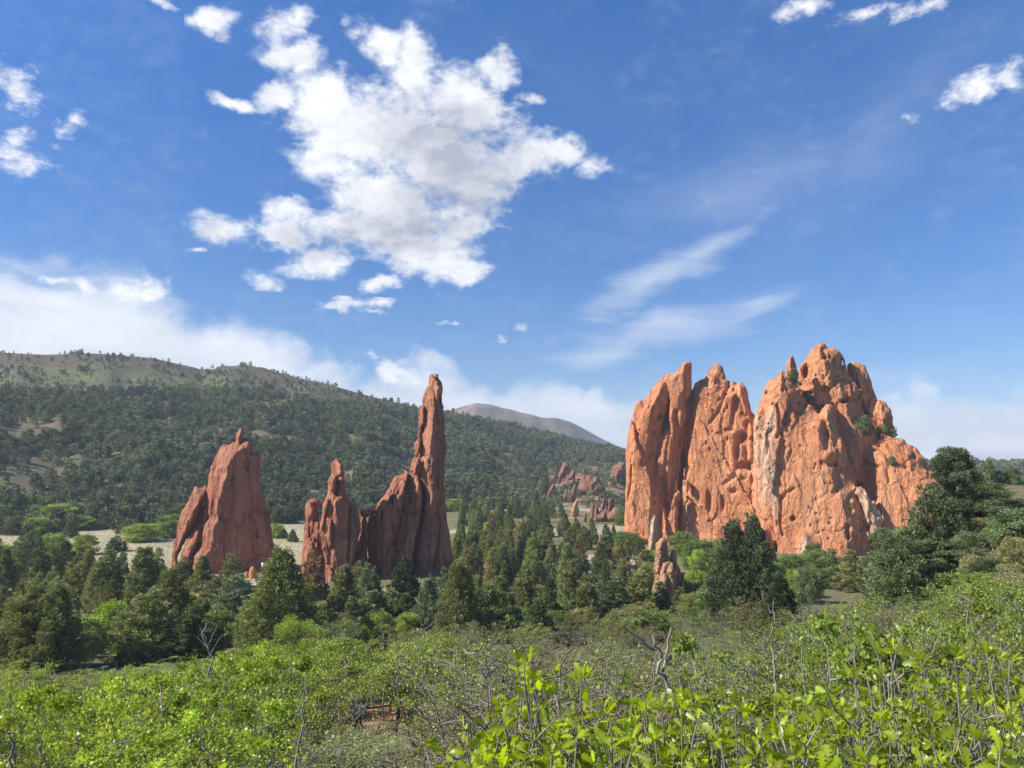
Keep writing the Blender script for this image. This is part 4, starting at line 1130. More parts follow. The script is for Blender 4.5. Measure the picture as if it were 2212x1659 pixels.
# ------------------------------------------------------------------ plants: kinds
J = [juniper(s, 8, R_, pl, 54, sh, .235, .01, tp) for s, R_, pl, sh, tp in [(1, 2.0, 270, .82, 1), (2, 1.8, 250, .62, 1), (3, 2.2, 300, .85, 2), (4, 1.7, 240, .70, 1), (5, 2.3, 320, .75, 2), (6, 1.9, 270, .95, 1)]]
JB = [juniper(s, 10, R_, pl, 60, sh, .22, .01, tp, 1.2) for s, R_, pl, sh, tp in [(21, 2.7, 460, .80, 1), (22, 2.9, 520, .70, 3), (23, 2.4, 440, .72, 2), (24, 2.6, 460, .90, 1)]]
JF = [juniper(s, 7, R_, 110, 36, sh, .38, .02, 1) for s, R_, sh in [(31, 1.9, .85), (32, 2.1, .95), (33, 1.7, .7), (34, 2.3, .85)]]
DT = [clumpy(s, 7, 3.3, 105, 110, .26, base=-.02, crel=.22, tints=.3, flat=.9) for s in (41, 42, 43)]
DF = [clumpy(s, 6, 2.9, 50, 80, .34, base=.05, crel=.24, tints=.28) for s in (44, 45)]
PN = [clumpy(s, 11, R_, cl, 330, .24, .60, b_, 'needles', .30, .5, .2, 22, cn, .205, .6) for s, R_, cl, b_, cn in [(51, 3.6, 104, .08, .30), (52, 3.0, 78, .38, .1), (53, 4.0, 110, .06, .2), (54, 3.2, 84, .10, .3)]]
SC = [scrub(s, 2.4, R_, st_, lv, .060, tw, 1.0) for s, R_, st_, lv, tw in [(61, 1.35, 10, 5600, 110), (62, 1.5, 12, 6400, 130), (63, 1.2, 9, 5000, 110), (64, 1.6, 12, 6800, 130)]]
SS = [scrub(s, 2.5, R_, st_, lv, .055, tw, 1.0) for s, R_, st_, lv, tw in [(71, 1.4, 11, 2600, 170), (72, 1.6, 13, 3000, 200), (73, 1.3, 10, 1900, 170), (74, 1.5, 12, 1500, 190)]]
BR = [bare(s) for s in (81, 82, 83)]

def plant(name, kind, P, sc, sw, col, label, cat, group, part=('crown', 'trunk'), rz=None, lean=0.0):
    e = empty(name, P, rng.uniform(0, 6.28) if rz is None else rz)
    e.scale = (sw, sw, sc)
    if lean: e.rotation_euler.x = lean
    tag(e, label, cat, group)
    for nm, me in zip(part, kind):
        o = link(nm, me, e)
        o.color = (*col, 1)
    return e

def jit(c, s=.12):
    k = rng.normal(1, s)
    return tuple(max(.01, v * k * rng.normal(1, s * .45)) for v in c)

CO = {'g': (0.287, 0.32, 0.152), 'o': (0.283, 0.307, 0.132), 'd': (0.183, 0.232, 0.112), 'b': (0.33, 0.231, 0.143), 'v': (0.095, 0.125, 0.07), 'w': (0.268, 0.323, 0.195), 'l': (0.3, 0.39, 0.075), 'm': (0.194, 0.273, 0.074), 'p': (0.146, 0.189, 0.098), 'k': (0.32, 0.332, 0.146)}  # 'v' has the shade on its junipers put into the foliage colour
CW = {'g': 'grey-green', 'o': 'olive', 'd': 'dark green', 'b': 'brown half-bare', 'v': 'very dark', 'w': 'blue-green', 'l': 'bright yellow-green', 'm': 'mid-green', 'p': 'dark', 'k': 'khaki'}

taken = []
def put_tree(name, kinds, nomH, nomR, x, top, base, w, c, label, cat, group, Y=None, i=None):
    Y = Y or depth_for(x, base)
    P = ground_at(x, Y)
    hh = ray(x, top)[2] * Y - P[2]
    wm = w / F * Y * .5 * 1.2
    k = kinds[rng.integers(len(kinds))] if i is None else kinds[i]
    taken.append((P[0], P[1], wm))
    return plant(name, k, P, hh / (nomH * .96), wm / nomR, jit(CO[c], .07), label, cat, group)

GJ = 'junipers growing in front of and between the rocks'
jun = [
 (20, 1183, 1298, 50, 'd', 'tall dark juniper cut by the left edge of the photo'),
 (62, 1232, 1452, 130, 'o', 'widest olive-brown juniper at the far left above the bright scrub'),
 (150, 1240, 1447, 112, 'o', 'olive-brown open juniper with bare trunks showing, second from the left edge'),
 (240, 1188, 1302, 72, 'g', 'pointed grey-green juniper standing before the pale meadow'),
 (316, 1180, 1325, 88, 'g', 'broad-topped grey-green juniper right of the meadow gap'),
 (403, 1202, 1275, 52, 'g', 'small grey-green juniper touching the left lobe of the broad slab'),
 (443, 1198, 1280, 54, 'o', 'small round-topped olive juniper at the left foot of the broad slab'),
 (497, 1197, 1270, 40, 'g', 'narrow pointed juniper standing before the middle of the broad slab'),
 (375, 1224, 1400, 108, 'g', 'large grey-green juniper, back one of the dark clump left of centre'),
 (345, 1272, 1428, 108, 'o', 'large olive juniper, front left one of the dark clump left of centre'),
 (430, 1298, 1424, 96, 'd', 'dark juniper, front right one of the dark clump left of centre'),
 (465, 1242, 1335, 52, 'g', 'slim juniper below the small pointed boulder, on its left'),
 (520, 1243, 1378, 96, 'w', 'blue-green juniper partly hiding the small pointed boulder'),
 (612, 1180, 1424, 150, 'o', 'biggest olive cone-shaped juniper between the two maroon rocks'),
 (746, 1218, 1344, 80, 'g', 'grey-green juniper just right of the brown half-bare tree'),
 (776, 1213, 1300, 46, 'k', 'small khaki juniper before the dark saddle between the spires'),
 (796, 1215, 1312, 48, 'w', 'small bluish juniper before the dark saddle between the spires'),
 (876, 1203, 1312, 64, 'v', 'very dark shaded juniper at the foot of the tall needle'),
 (802, 1268, 1378, 92, 'g', 'bushy grey-green juniper left of the row of cones'),
 (764, 1287, 1380, 62, 'g', 'low grey-green juniper behind the light green oak tops'),
 (850, 1273, 1368, 60, 'g', 'grey-green juniper, first in the row of cones'),
 (878, 1280, 1370, 58, 'd', 'dark green juniper, second in the row of cones'),
 (922, 1242, 1375, 62, 'w', 'pointed bluish juniper below the right foot of the needle'),
 (900, 1292, 1366, 44, 'd', 'short dark juniper squeezed left of the pointed bluish one'),
 (991, 1208, 1388, 88, 'o', 'tall olive juniper cone just right of the needle foot'),
 (1029, 1242, 1345, 42, 'o', 'slender olive juniper behind the tall olive cone'),
 (1081, 1234, 1384, 80, 'g', 'wide-based grey-green juniper cone at the middle of the photo'),
 (1140, 1216, 1355, 66, 'o', 'olive juniper between the middle cone and the pair of dark ones'),
 (1161, 1290, 1396, 72, 'd', 'short broad dark juniper with the oak tip in front of it'),
 (1188, 1243, 1368, 52, 'd', 'narrow spire-like dark juniper right of the short broad one'),
 (1234, 1198, 1335, 52, 'k', 'tall khaki juniper left of the pale meadow strip'),
 (1265, 1242, 1368, 70, 'o', 'olive juniper below the pale meadow strip'),
 (1296, 1252, 1348, 36, 'w', 'thin bluish juniper below the paved path'),
 (1324, 1246, 1356, 74, 'd', 'full dark juniper below the paved path fence'),
 (1383, 1232, 1348, 60, 'o', 'olive juniper just left of the cream fins'),
 (1425, 1256, 1348, 46, 'd', 'dark juniper covering the foot of the cream fins'),
 (1303, 1158, 1268, 54, 'd', 'tall dark juniper between the meadow strip and the paved path'),
 (1314, 1211, 1277, 38, 'g', 'small juniper at the left edge of the paved path'),
 (1393, 1186, 1252, 54, 'k', 'rounded khaki juniper at the right edge of the paved path'),
 (1466, 1268, 1332, 40, 'd', 'dark juniper right of the cream fins'),
 (1666, 1182, 1256, 26, 'd', 'narrow dark juniper before the cave-like notch in the cliff'),
 (1749, 1193, 1246, 28, 'd', 'narrow dark juniper before the white patch at the cliff foot'),
 (1795, 1180, 1270, 60, 'g', 'grey-green juniper at the left of the pine clump'),
 (1832, 1186, 1276, 66, 'k', 'soft khaki juniper at the left of the pine clump'),
 (1545, 1215, 1330, 52, 'k', 'khaki juniper tucked behind the left side of the big dark juniper'),
]
for x, top, base, w, c, lab in jun:
    tall = (base - top) > 165
    if tall: put_tree('juniper_tree', JB, 10, 2.6, x, top, base, w, c, lab, 'tree', GJ)
    else: put_tree('juniper_tree', J, 8, 1.9, x, top, base, w, c, lab, 'tree', GJ)
put_tree('juniper_tree', JB, 10, 2.6, 1584, 1122, 1376, 118, 'p', 'big dark juniper right of centre, its left and shorter top', 'tree', GJ, i=0)
put_tree('juniper_tree', JB, 10, 2.6, 1626, 1112, 1380, 120, 'p', 'big dark juniper right of centre, its right and taller top', 'tree', GJ, i=3)
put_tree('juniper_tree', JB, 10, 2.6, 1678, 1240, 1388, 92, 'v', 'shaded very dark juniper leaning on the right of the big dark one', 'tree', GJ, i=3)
put_tree('juniper_tree', JB, 10, 2.6, 2000, 1030, 1264, 150, 'p', 'dense dark many-topped juniper standing before the right end of the cliff', 'tree', GJ, i=1, Y=57)
put_tree('juniper_tree', JB, 10, 2.6, 1950, 1118, 1284, 120, 'd', 'full dark juniper at the front left of the pine clump', 'tree', GJ, i=2, Y=54)
# the brown, half bare tree
e = put_tree('juniper_tree', JF, 7, 1.9, 684, 1190, 1352, 62, 'b', 'brown dying juniper with thin twigs before the left spire', 'tree', GJ, i=2)

GP = 'pines on the slope at the right'
for x, top, base, w, c, i, lab in [
       (2066, 966, 1258, 128, 'p', 1, 'tallest pine with an open bushy top against the white clouds'),
    (2112, 1040, 1262, 170, 'p', 2, 'wide spreading pine at the right with horizontal boughs'),
    (1912, 1138, 1275, 110, 'd', 3, 'crooked pinyon with bare branches at the left of the pine clump'),
    (2010, 1165, 1290, 150, 'd', 3, 'low dark pinyon at the front of the pine clump'),
    (2175, 1075, 1235, 100, 'p', 0, 'ragged pine at the right edge above the pale boulder')]:
    put_tree('pine_tree', PN, 11, 3.6, x, top, base, w, c, lab, 'tree', GP, i=i, Y=56 + 5 * (i % 3))
for x, top, base, w, i, lab in [(2150, 1056, 1215, 130, 3, 'shaded pine filling the slope behind the pale boulder'), (2200, 1098, 1232, 120, 0, 'low pine cut by the right edge of the photo'), (2088, 1092, 1252, 130, 2, 'dense pine under the wide spreading one')]:
    put_tree('pine_tree', PN, 11, 3.6, x, top, base, w, 'p', lab, 'tree', GP, i=i, Y=60 + 3 * i)
for x, top, base, w, lab in [(2108, 997, 1052, 22, 'thin dark tree on the right skyline, left of the leafiest one'), (2137, 992, 1052, 30, 'leafiest little tree on the right skyline'), (2162, 1018, 1052, 22, 'smallest round tree on the right skyline'),
                             (2194, 1010, 1050, 40, 'bushy tree on the skyline at the right edge')]:
    put_tree('pine_tree', DF, 6, 2.9, x, top, base, w, 'd', lab, 'tree', 'little trees on the right skyline', Y=100)

GD = 'bright broadleaf trees on the valley floor'
for x, top, base, w, c, lab in [
    (122, 1089, 1132, 70, 'l', 'bright green tree at the foot of the wooded hill, highest of those at the left'), (86, 1118, 1155, 58, 'l', 'bright green tree near the left edge, below the highest one'), (184, 1116, 1146, 38, 'l', 'small bright tree right of the highest bright one'),
    (309, 1132, 1170, 74, 'l', 'round bright green tree on the meadow left of the broad slab'), (366, 1113, 1162, 50, 'm', 'mid-green tree touching the left edge of the broad slab'), (116, 1154, 1210, 58, 'l', 'bright ragged tree amid dark junipers at the left'),
    (187, 1156, 1198, 50, 'l', 'bright tree left of the pale meadow'), (277, 1092, 1118, 42, 'm', 'mid-green tree at the hill foot behind the meadow'), (8, 1178, 1218, 44, 'l', 'bright tree cut by the left edge of the photo'),
    (599, 1132, 1163, 30, 'l', 'small bright tree peeping out right of the broad slab'), (398, 1088, 1126, 42, 'm', 'mid-green tree rising behind the broad slab'), (985, 1078, 1104, 44, 'l', 'low bright tree just right of the needle'), (1068, 1074, 1098, 50, 'm', 'wide bright tree far behind the grove'),
    (1062, 1128, 1160, 36, 'l', 'small bright round tree beside the pale clearing'), (1356, 1096, 1135, 56, 'm', 'green tree at the left foot of the cliff'), (1352, 1150, 1195, 60, 'm', 'green tree behind the paved path'), (1478, 1150, 1200, 60, 'm', 'green tree below the low orange boulder'),
    (1515, 1168, 1225, 76, 'm', 'wide green tree left of the big dark juniper'), (1462, 1100, 1142, 52, 'd', 'dark leafy tree at the foot of the cliff shadow'), (1505, 1235, 1290, 60, 'l', 'bright green shrub right of the cream fins'), (1240, 1255, 1330, 60, 'k', 'yellowish tree between the tall khaki juniper and the olive one'),
    (250, 1300, 1390, 70, 'l', 'bright leafy tree in the gap between the left junipers'), (1780, 1205, 1270, 60, 'm', 'green leafy tree before the white patch of the cliff foot'), (1700, 1200, 1258, 60, 'm', 'green leafy tree at the cliff foot right of the big dark juniper'), (1560, 1150, 1178, 40, 'g', 'greyish shrub at the cliff foot behind the big dark juniper')]:
    put_tree('leafy_tree', DT, 7, 3.0, x, top, base, w, c, lab, 'tree', GD)

for x, top, base, w, c in [(205, 1086, 1126, 32, 'd'), (234, 1092, 1128, 32, 'd'), (232, 1110, 1140, 36, 'g'), (39, 1113, 1155, 38, 'd'), (62, 1128, 1170, 28, 'd'), (86, 1148, 1188, 24, 'd'), (155, 1118, 1162, 28, 'd'), (256, 1157, 1192, 40, 'd'), (146, 1166, 1220, 52, 'd'), (68, 1163, 1212, 38, 'd'),
                           (369, 1098, 1130, 30, 'd'), (330, 1122, 1152, 22, 'd'), (268, 1130, 1154, 30, 'd'), (613, 1140, 1162, 20, 'd'), (634, 1143, 1171, 20, 'd'), (180, 1190, 1232, 36, 'g'), (30, 1180, 1240, 46, 'd'), (205, 1200, 1250, 30, 'g'), (110, 1195, 1240, 40, 'd')]:
    put_tree('juniper_tree', J, 8, 1.9, x, top, base, w, c, 'dark little juniper among bright trees beside the valley meadow', 'tree', 'small junipers round the valley meadow')

# ---- fill: the groves on the valley floor
def rock_free(x, y):
    for cx_, cy_, rx_, ry_ in ROCKS:
        if ((x - cx_) / rx_) ** 2 + ((y - cy_) / ry_) ** 2 < 1: return False
    return True
ROCKS = []
for o in COL.objects:
    if o.type == 'MESH' and o.get('category') in ('cliff', 'rock', 'boulder'):
        bb = np.array([(o.matrix_basis @ Vector(c_))[:] for c_ in o.bound_box])
        cxy = bb.mean(0)
        ROCKS.append((cxy[0], cxy[1], max(2.0, np.ptp(bb[:, 0]) * .5), max(2.0, np.ptp(bb[:, 1]) * .5)))

def fill(n, xr, yr, hr, kinds, nomH, nomR, cols, name, label, group, gap=3.4, wr=(.36, .5), cat='tree', avoid=()):
    """plants over a stretch of ground given by the picture box of their feet"""
    got = 0
    for _ in range(n * 14):
        if got >= n: break
        px_, py_ = rng.uniform(*xr), rng.uniform(*yr)
        if any(a[0] < px_ < a[1] and a[2] < py_ < a[3] for a in avoid): continue
        Y = depth_for(px_, py_)
        P = ground_at(px_, Y)
        if not rock_free(P[0], P[1]): continue
        if any((P[0] - t[0]) ** 2 + (P[1] - t[1]) ** 2 < gap ** 2 for t in taken): continue
        hh = rng.uniform(*hr); wm = hh * rng.uniform(*wr) * .5 * 1.2
        taken.append((P[0], P[1], wm))
        plant(name, kinds[rng.integers(len(kinds))], P, hh / nomH, wm / nomR, jit(CO[cols[rng.integers(len(cols))]], .12), label, cat, group)
        got += 1
MEADOW = [(195, 375, 1168, 230 + 1000), (588, 660, 1155, 1200), (1255, 1300, 1195, 1245), (1318, 1378, 1185, 1240), (1120, 1150, 1120, 1145), (1190, 1215, 1180, 1215)]
FINS = [(1186, 1345, 1050, 1106), (1222, 1345, 1106, 1172)]
G1 = 'junipers of the dense grove before the cliff'
fill(95, (985, 1345), (1120, 1300), (6, 9.5), J, 8, 1.9, 'gdodgk', 'juniper_tree', 'juniper in the dense grove between the needle and the orange cliff', G1, 3.6, avoid=MEADOW + FINS)
fill(60, (985, 1345), (1060, 1122), (6, 9), JF, 7, 1.9, 'dgdo', 'juniper_tree', 'far small juniper behind the dense grove, below the ragged fins', 'far junipers behind the grove', 5, avoid=MEADOW + FINS)
fill(26, (0, 380), (1215, 1330), (6, 9), J, 8, 1.9, 'gdo', 'juniper_tree', 'juniper standing between the meadow and the large junipers at the left', 'junipers below the meadow', 4.2, avoid=MEADOW)
fill(34, (0, 660), (1098, 1136), (6, 9), JF, 7, 1.9, 'ddgm', 'juniper_tree', 'small far juniper along the foot of the wooded hill at the left', 'junipers along the hill foot', 5, avoid=MEADOW)
fill(14, (640, 1000), (1290, 1345), (5, 7), J, 8, 1.9, 'gd', 'juniper_tree', 'juniper half hidden in the row below the maroon spires', 'junipers half hidden below the spires', 3.4)
fill(22, (1385, 1790), (1215, 1310), (4, 7), DT, 7, 3.0, 'mmldk', 'leafy_tree', 'green leafy tree in the brush below the orange cliff', 'leafy trees below the cliff', 4.5, (.6, .9))
fill(12, (1330, 1560), (1130, 1215), (4, 7), J, 8, 1.9, 'dg', 'juniper_tree', 'dark juniper in the brush at the left foot of the cliff', 'junipers at the cliff foot', 4)
fill(16, (1690, 2190), (1110, 1250), (2, 3.6), DT, 7, 3.0, 'dpd', 'leafy_tree', 'low tree behind the pines on the right slope', 'low trees behind the pines', 4, (.6, .9))

GB = 'leafy bushes between the junipers'
fill(11, (0, 980), (1310, 1420), (5, 8), J, 8, 1.9, 'ogdg', 'juniper_tree', 'juniper filling the gaps between the large ones at the left', 'junipers filling the gaps at the left', 2.6, (.38, .5))
fill(34, (0, 1000), (1330, 1430), (2.5, 4.5), DT, 7, 3.0, 'lmkl', 'leafy_bush', 'leafy bush in the gaps under the junipers at the left', GB, 2.4, (.8, 1.2), 'bush')
fill(44, (985, 1560), (1300, 1392), (2.2, 4.0), DT, 7, 3.0, 'kmkm', 'leafy_bush', 'olive leafy bush at the feet of the middle juniper cones', 'olive bushes at the feet of the cones', 2.4, (.9, 1.3), 'bush')
fill(26, (1930, 2230), (1165, 1285), (1.2, 2.6), DT, 7, 3.0, 'dmk', 'leafy_bush', 'green bush on the bank between the pines and the scrub at the right', 'bushes on the right bank', 1.8, (.9, 1.3), 'bush')
# ---- bushes rooted on the cliff itself
from mathutils.bvhtree import BVHTree
_me = cliff.data
_n = len(_me.vertices); _co = np.empty(_n * 3, np.float32); _me.vertices.foreach_get('co', _co)
_li = np.empty(len(_me.loops), np.int32); _me.loops.foreach_get('vertex_index', _li)
_bvh = BVHTree.FromPolygons((_co.reshape(-1, 3) + np.array(cliff.location)).tolist(), _li.reshape(-1, 4).tolist())
for x, y, w, h_, lab in [(1712, 814, 22, 30, 'round dark bush just under the small pinnacle of the cliff'), (1726, 836, 20, 24, 'dark bush below the round one under the pinnacle'), (1750, 858, 16, 22, 'small bush in the shadowed notch left of the peak'), (1772, 885, 24, 20, 'greyish bush on the crest of the front buttress'),
                         (1862, 925, 34, 44, 'largest dark bush in the cleft right of the peak'), (1905, 930, 22, 24, 'spindly dark bush left of the lone one on the shoulder'), (1922, 938, 24, 28, 'dark bush at the right shoulder of the cliff'), (1924, 1000, 16, 24, 'narrow bush on the orange ramp'),
                         (1838, 1092, 14, 12, 'tiny bush beside the white boulder on the cliff'), (1795, 925, 14, 16, 'tiny bush on the crest below the greyish one'), (1425, 900, 9, 18, 'scrap of bush on the left slab of the cliff'), (1990, 1006, 18, 24, 'lone dark bush at the right end of the cliff ramp')]:
    d = Vector(ray(x, y)).normalized()
    hit = _bvh.ray_cast(Vector((0, 0, 0)), d)
    if hit[0] is None:
        continue
    Y = hit[0].y
    plant('cliff_bush', DF[0], (hit[0].x, hit[0].y, hit[0].z - h_ / F * Y * .5), h_ / F * Y / 6 * 1.15, w / F * Y * .5 / 2.9 * 1.3, jit(CO['d'], .1), lab, 'bush', 'bushes rooted on the cliff')

# ---- the woods on the hill: one far mass
def far_wood():
    r_ = np.random.default_rng(99)
    bases = []
    for s in range(5):
        rs = np.random.default_rng(500 + s)
        n = 150
        t = rs.random(n) ** 1.1; ang = rs.uniform(0, 6.28, n)
        wide = [1.5, 2.1, 1.7, 2.4, 1.9][s]; Ht = [5.5, 5.0, 6.5, 4.2, 6.0][s]
        env = wide * np.sqrt(np.clip(1 - (1.15 * t - .25) ** 2, .02, 1)) * (1 - .35 * t)
        rho = env * np.sqrt(rs.uniform(.3, 1, n))
        C = np.stack([rho * np.cos(ang), rho * np.sin(ang), Ht * (t * .92)], -1)
        D = unit(np.stack([np.cos(ang) * .6, np.sin(ang) * .6, np.full(n, .5)], -1) + rs.normal(0, .5, (n, 3)))
        V, _ = diamonds(C, D, rs.uniform(.8, 1.5, n), rs.uniform(.5, .9, n), rs)
        bases.append((V, np.repeat(np.clip(rs.normal(.4, .2, n), 0, 1), 4)))
    pts = []
    N_ = 60000
    az = r_.uniform(R(-40), R(40), N_)
    t = r_.random(N_)
    r0 = hill_r0(az); r1 = hill_r1(az)
    rr = r0 + (r1 - r0) * t * 1.02
    # equal density on the ground
    keep = r_.random(N_) < (rr / 1000) * 1.6
    az, t, rr = az[keep], t[keep], rr[keep]
    x, y = rr * np.sin(az), rr * np.cos(az)
    P = np.stack([x, y, H(x, y)], -1)
    pp = pix(P)
    line = np.interp(pp[:, 0], [-300, 0, 200, 400, 500, 560, 700, 830, 1000, 1300, 1400], [838, 838, 842, 832, 838, 835, 868, 872, 890, 930, 960])
    pr = .30 + .70 * sst(pp[:, 1], line - 22, line + 26)
    n1 = fbm(x / 38., y / 38., 0 * x + 2, 4)
    n1 = n1 * .55 + fbm(x / 15., y / 15., 0 * x + 8, 3) * .6
    pr = pr * (1 - .86 * sst(n1, .02, .26))
    bare_ = np.exp(-(((pp[:, 0] - 445) / 60) ** 2 + ((pp[:, 1] - 1065) / 38) ** 2)) + .6 * np.exp(-(((pp[:, 0] - 60) / 90) ** 2 + ((pp[:, 1] - 1030) / 30) ** 2)) + .7 * np.exp(-(((pp[:, 0] - 840) / 40) ** 2 + ((pp[:, 1] - 990) / 60) ** 2))
    pr *= np.clip(1 - bare_ * .75, 0, 1)
    pr *= np.where((pp[:, 0] > 1176) & (pp[:, 0] < 1350) & (pp[:, 1] > 1000) & (pp[:, 1] < 1110), .16, 1.0)
    k = r_.random(len(x)) < pr * .62
    P = P[k]; x, y = P[:, 0], P[:, 1]
    # the far valley floor behind the rocks too
    Vs, Ts, Ws = [], [], []
    sc = r_.uniform(.55, 1.25, len(P)); rot = r_.uniform(0, 6.28, len(P)); kind = r_.integers(0, 5, len(P))
    ppk = pix(P)
    upper = ppk[:, 1] < np.interp(ppk[:, 0], [0, 400, 560, 830, 1300], [845, 845, 850, 885, 945])
    sc = np.where(upper, sc * np.where(r_.random(len(P)) < .7, .34, .72), sc)
    tone = np.clip(fbm(x / 30., y / 30., 0 * x, 2) * .55 + r_.normal(.06, .24, len(P)), -.5, .8)
    for kd in range(5):
        V, tt = bases[kd]
        m2 = kind == kd
        Q = P[m2]; s = sc[m2]; a = rot[m2]
        ca, sa = np.cos(a), np.sin(a)
        W_ = np.stack([V[None, :, 0] * ca[:, None] - V[None, :, 1] * sa[:, None], V[None, :, 0] * sa[:, None] + V[None, :, 1] * ca[:, None], np.repeat(V[None, :, 2], len(Q), 0)], -1) * s[:, None, None] + Q[:, None, :] - np.array([0, 0, .3])
        Vs.append(W_.reshape(-1, 3)); Ts.append(np.clip(tt[None, :] + tone[m2][:, None], 0, 1.2).ravel()); Ws.append(np.repeat(r_.random(len(Q)) * .7, V.shape[0]))
    V = np.concatenate(Vs)
    me = mesh_np('hillside_wood', V, [np.arange(len(V)).reshape(-1, 4)], attrs={'tint': np.concatenate(Ts), 'warm': np.concatenate(Ws)}, mats=[M['needles']])
    o = link('hillside_wood', me)
    o.color = (.175, .215, .125, 1)
    tag(o, 'dark pinyon and juniper wood covering the hillside', 'woodland', kind='stuff')
    print('hill trees', len(P))
far_wood()

# ------------------------------------------------------------------ scrub on the near slope
def zone_scrub():
    cands = []
    r_ = np.random.default_rng(17)
    for Y0, Y1, gap, n in [(8.5, 17, 2.0, 60), (17, 30, 2.5, 110), (30, 46, 3.1, 130), (46, 72, 4.2, 130)]:
        got = 0; loc = []
        for _ in range(n * 30):
            if got >= n: break
            Y = r_.uniform(Y0, Y1); px_ = r_.uniform(-90, 2300)
            x = ray(px_, 1300)[0] * Y
            if any((x - a) ** 2 + (Y - b) ** 2 < gap * gap for a, b in loc): continue
            if any((x - a[0]) ** 2 + (Y - a[1]) ** 2 < (a[2] * .55 + .3) ** 2 for a in taken): continue
            if 690 < px_ < 960 and 36 < Y < 46: continue            # the dirt path and the walkers
            if 700 < px_ < 935 and 29 < Y <= 36: continue
            if 1180 < px_ < 2300 and Y < 8.5: continue
            loc.append((x, Y)); got += 1
            cands.append((px_, x, Y, got))
    return cands
GS = 'scrub oaks on the near slope'
for px_, x, Y, k_ in zone_scrub():
    u_ = rng.random()
    sc = rng.choice([.62, .8, .95, 1.1, 1.32]) * rng.uniform(.92, 1.08); wide = 1.0 + .03 * max(0, Y - 20); part = ('leaves', 'branches')
    if px_ > 1500 and Y > 46: sc *= .85
    P = (x, Y, Hs(x, Y))
    line_ = np.interp(px_, [-100, 0, 300, 560, 700, 1000, 1100, 1560, 1660, 1800, 1950, 2100, 2212], [1436, 1436, 1428, 1402, 1350, 1366, 1395, 1385, 1345, 1295, 1292, 1235, 1205]) + abs(rng.normal(0, 16))
    if 690 < px_ < 960 and Y < 37: line_ = max(line_, 1592)
    room = (ray(px_, line_)[2] * Y - P[2]) / 2.45
    sc = float(np.clip(room * rng.uniform(.72, 1.04), .45, 1.75)) * (1.0 if rng.random() < .75 else rng.uniform(.5, .8))
    if Y < 14: sc = min(sc, 1.15)
    wide *= .8 + .25 * min(sc, 1.6)
    if 1820 < px_ < 1990 and 34 < Y < 56 and u_ < .8:
        e = empty('bare_shrub', P, rng.uniform(0, 6)); e.scale = (1.3, 1.3, sc * .8)
        tag(e, 'grey leafless shrub in the bare patch below the pines', 'shrub', 'grey leafless shrubs below the pines')
        link('branches', BR[rng.integers(3)], e); continue
    if u_ < .06:
        e = empty('bare_shrub', P, rng.uniform(0, 6)); e.scale = (1.1, 1.1, sc * 1.05)
        tag(e, 'leafless grey-twigged shrub scattered among the green scrub oaks', 'shrub', 'leafless shrubs among the scrub oaks')
        link('branches', BR[rng.integers(3)], e); continue
    if px_ < 640:
        if Y < 30: kd, col, lab = SC, (.36, .44, .065), 'bright green scrub oak in the thicket at the lower left'
        else: kd, col, lab = SC, (.31, .37, .075), 'yellow-green scrub oak below the large junipers at the left'; 
    elif px_ < 1020:
        if Y < 22: kd, col, lab = SS, (.34, .36, .15), 'pale small-leaved shrub at the bottom left of centre'
        elif Y < 48: kd, col, lab = (SC if u_ < .7 else SS), (.33, .39, .085), 'twisted scrub oak with light leaves left of centre, around the walkers'; 
        else: kd, col, lab = SC, (.29, .35, .08), 'scrub oak just below the row of juniper cones'
    elif px_ < 1560:
        if Y < 26: kd, col, lab = SS, (.26, .29, .10), 'twiggy half-leafed shrub behind the nearest oak leaves'
        else: kd, col, lab = (SS if u_ < .75 else SC), (.26, .28, .10), 'olive twiggy scrub oak in the middle of the slope'
    else:
        kd, col, lab = (SC if u_ < .6 else SS), ((.26, .345, .065) if u_ < .8 else (.28, .30, .11)), ('green scrub oak on the right slope below the pines' if Y > 30 else 'green scrub oak behind the nearest oak leaves at the right')
    e = empty('scrub_oak', P, rng.uniform(0, 6.28)); e.scale = (wide, wide, sc)
    e.rotation_euler.x = rng.normal(0, .05)
    tag(e, lab, 'shrub', GS)
    k = kd[rng.integers(len(kd))]
    for nm, me in zip(part, k):
        o = link(nm, me, e); o.color = (*jit(col, .10), 1)

GM = 'low scrub below the middle cones'
for _ in range(150):
    px_ = rng.uniform(560, 1640); py_ = rng.uniform(1368, 1440)
    Y = depth_for(px_, py_); P = ground_at(px_, Y)
    if any((P[0] - a[0]) ** 2 + (P[1] - a[1]) ** 2 < 1.5 ** 2 for a in taken): continue
    taken.append((P[0], P[1], 1.2))
    e = empty('scrub_oak', P, rng.uniform(0, 6.28)); w_ = rng.uniform(1.0, 1.6); e.scale = (w_, w_, rng.choice([.55, .8, 1.05, 1.3]) * rng.uniform(.9, 1.1))
    tag(e, 'low olive scrub between the middle juniper cones and the nearer oaks', 'shrub', GM)
    k = (SS if rng.random() < .6 else SC)[rng.integers(4)]
    for nm, me in zip(('leaves', 'branches'), k):
        o = link(nm, me, e); o.color = (*jit((.27, .29, .10), .12), 1)

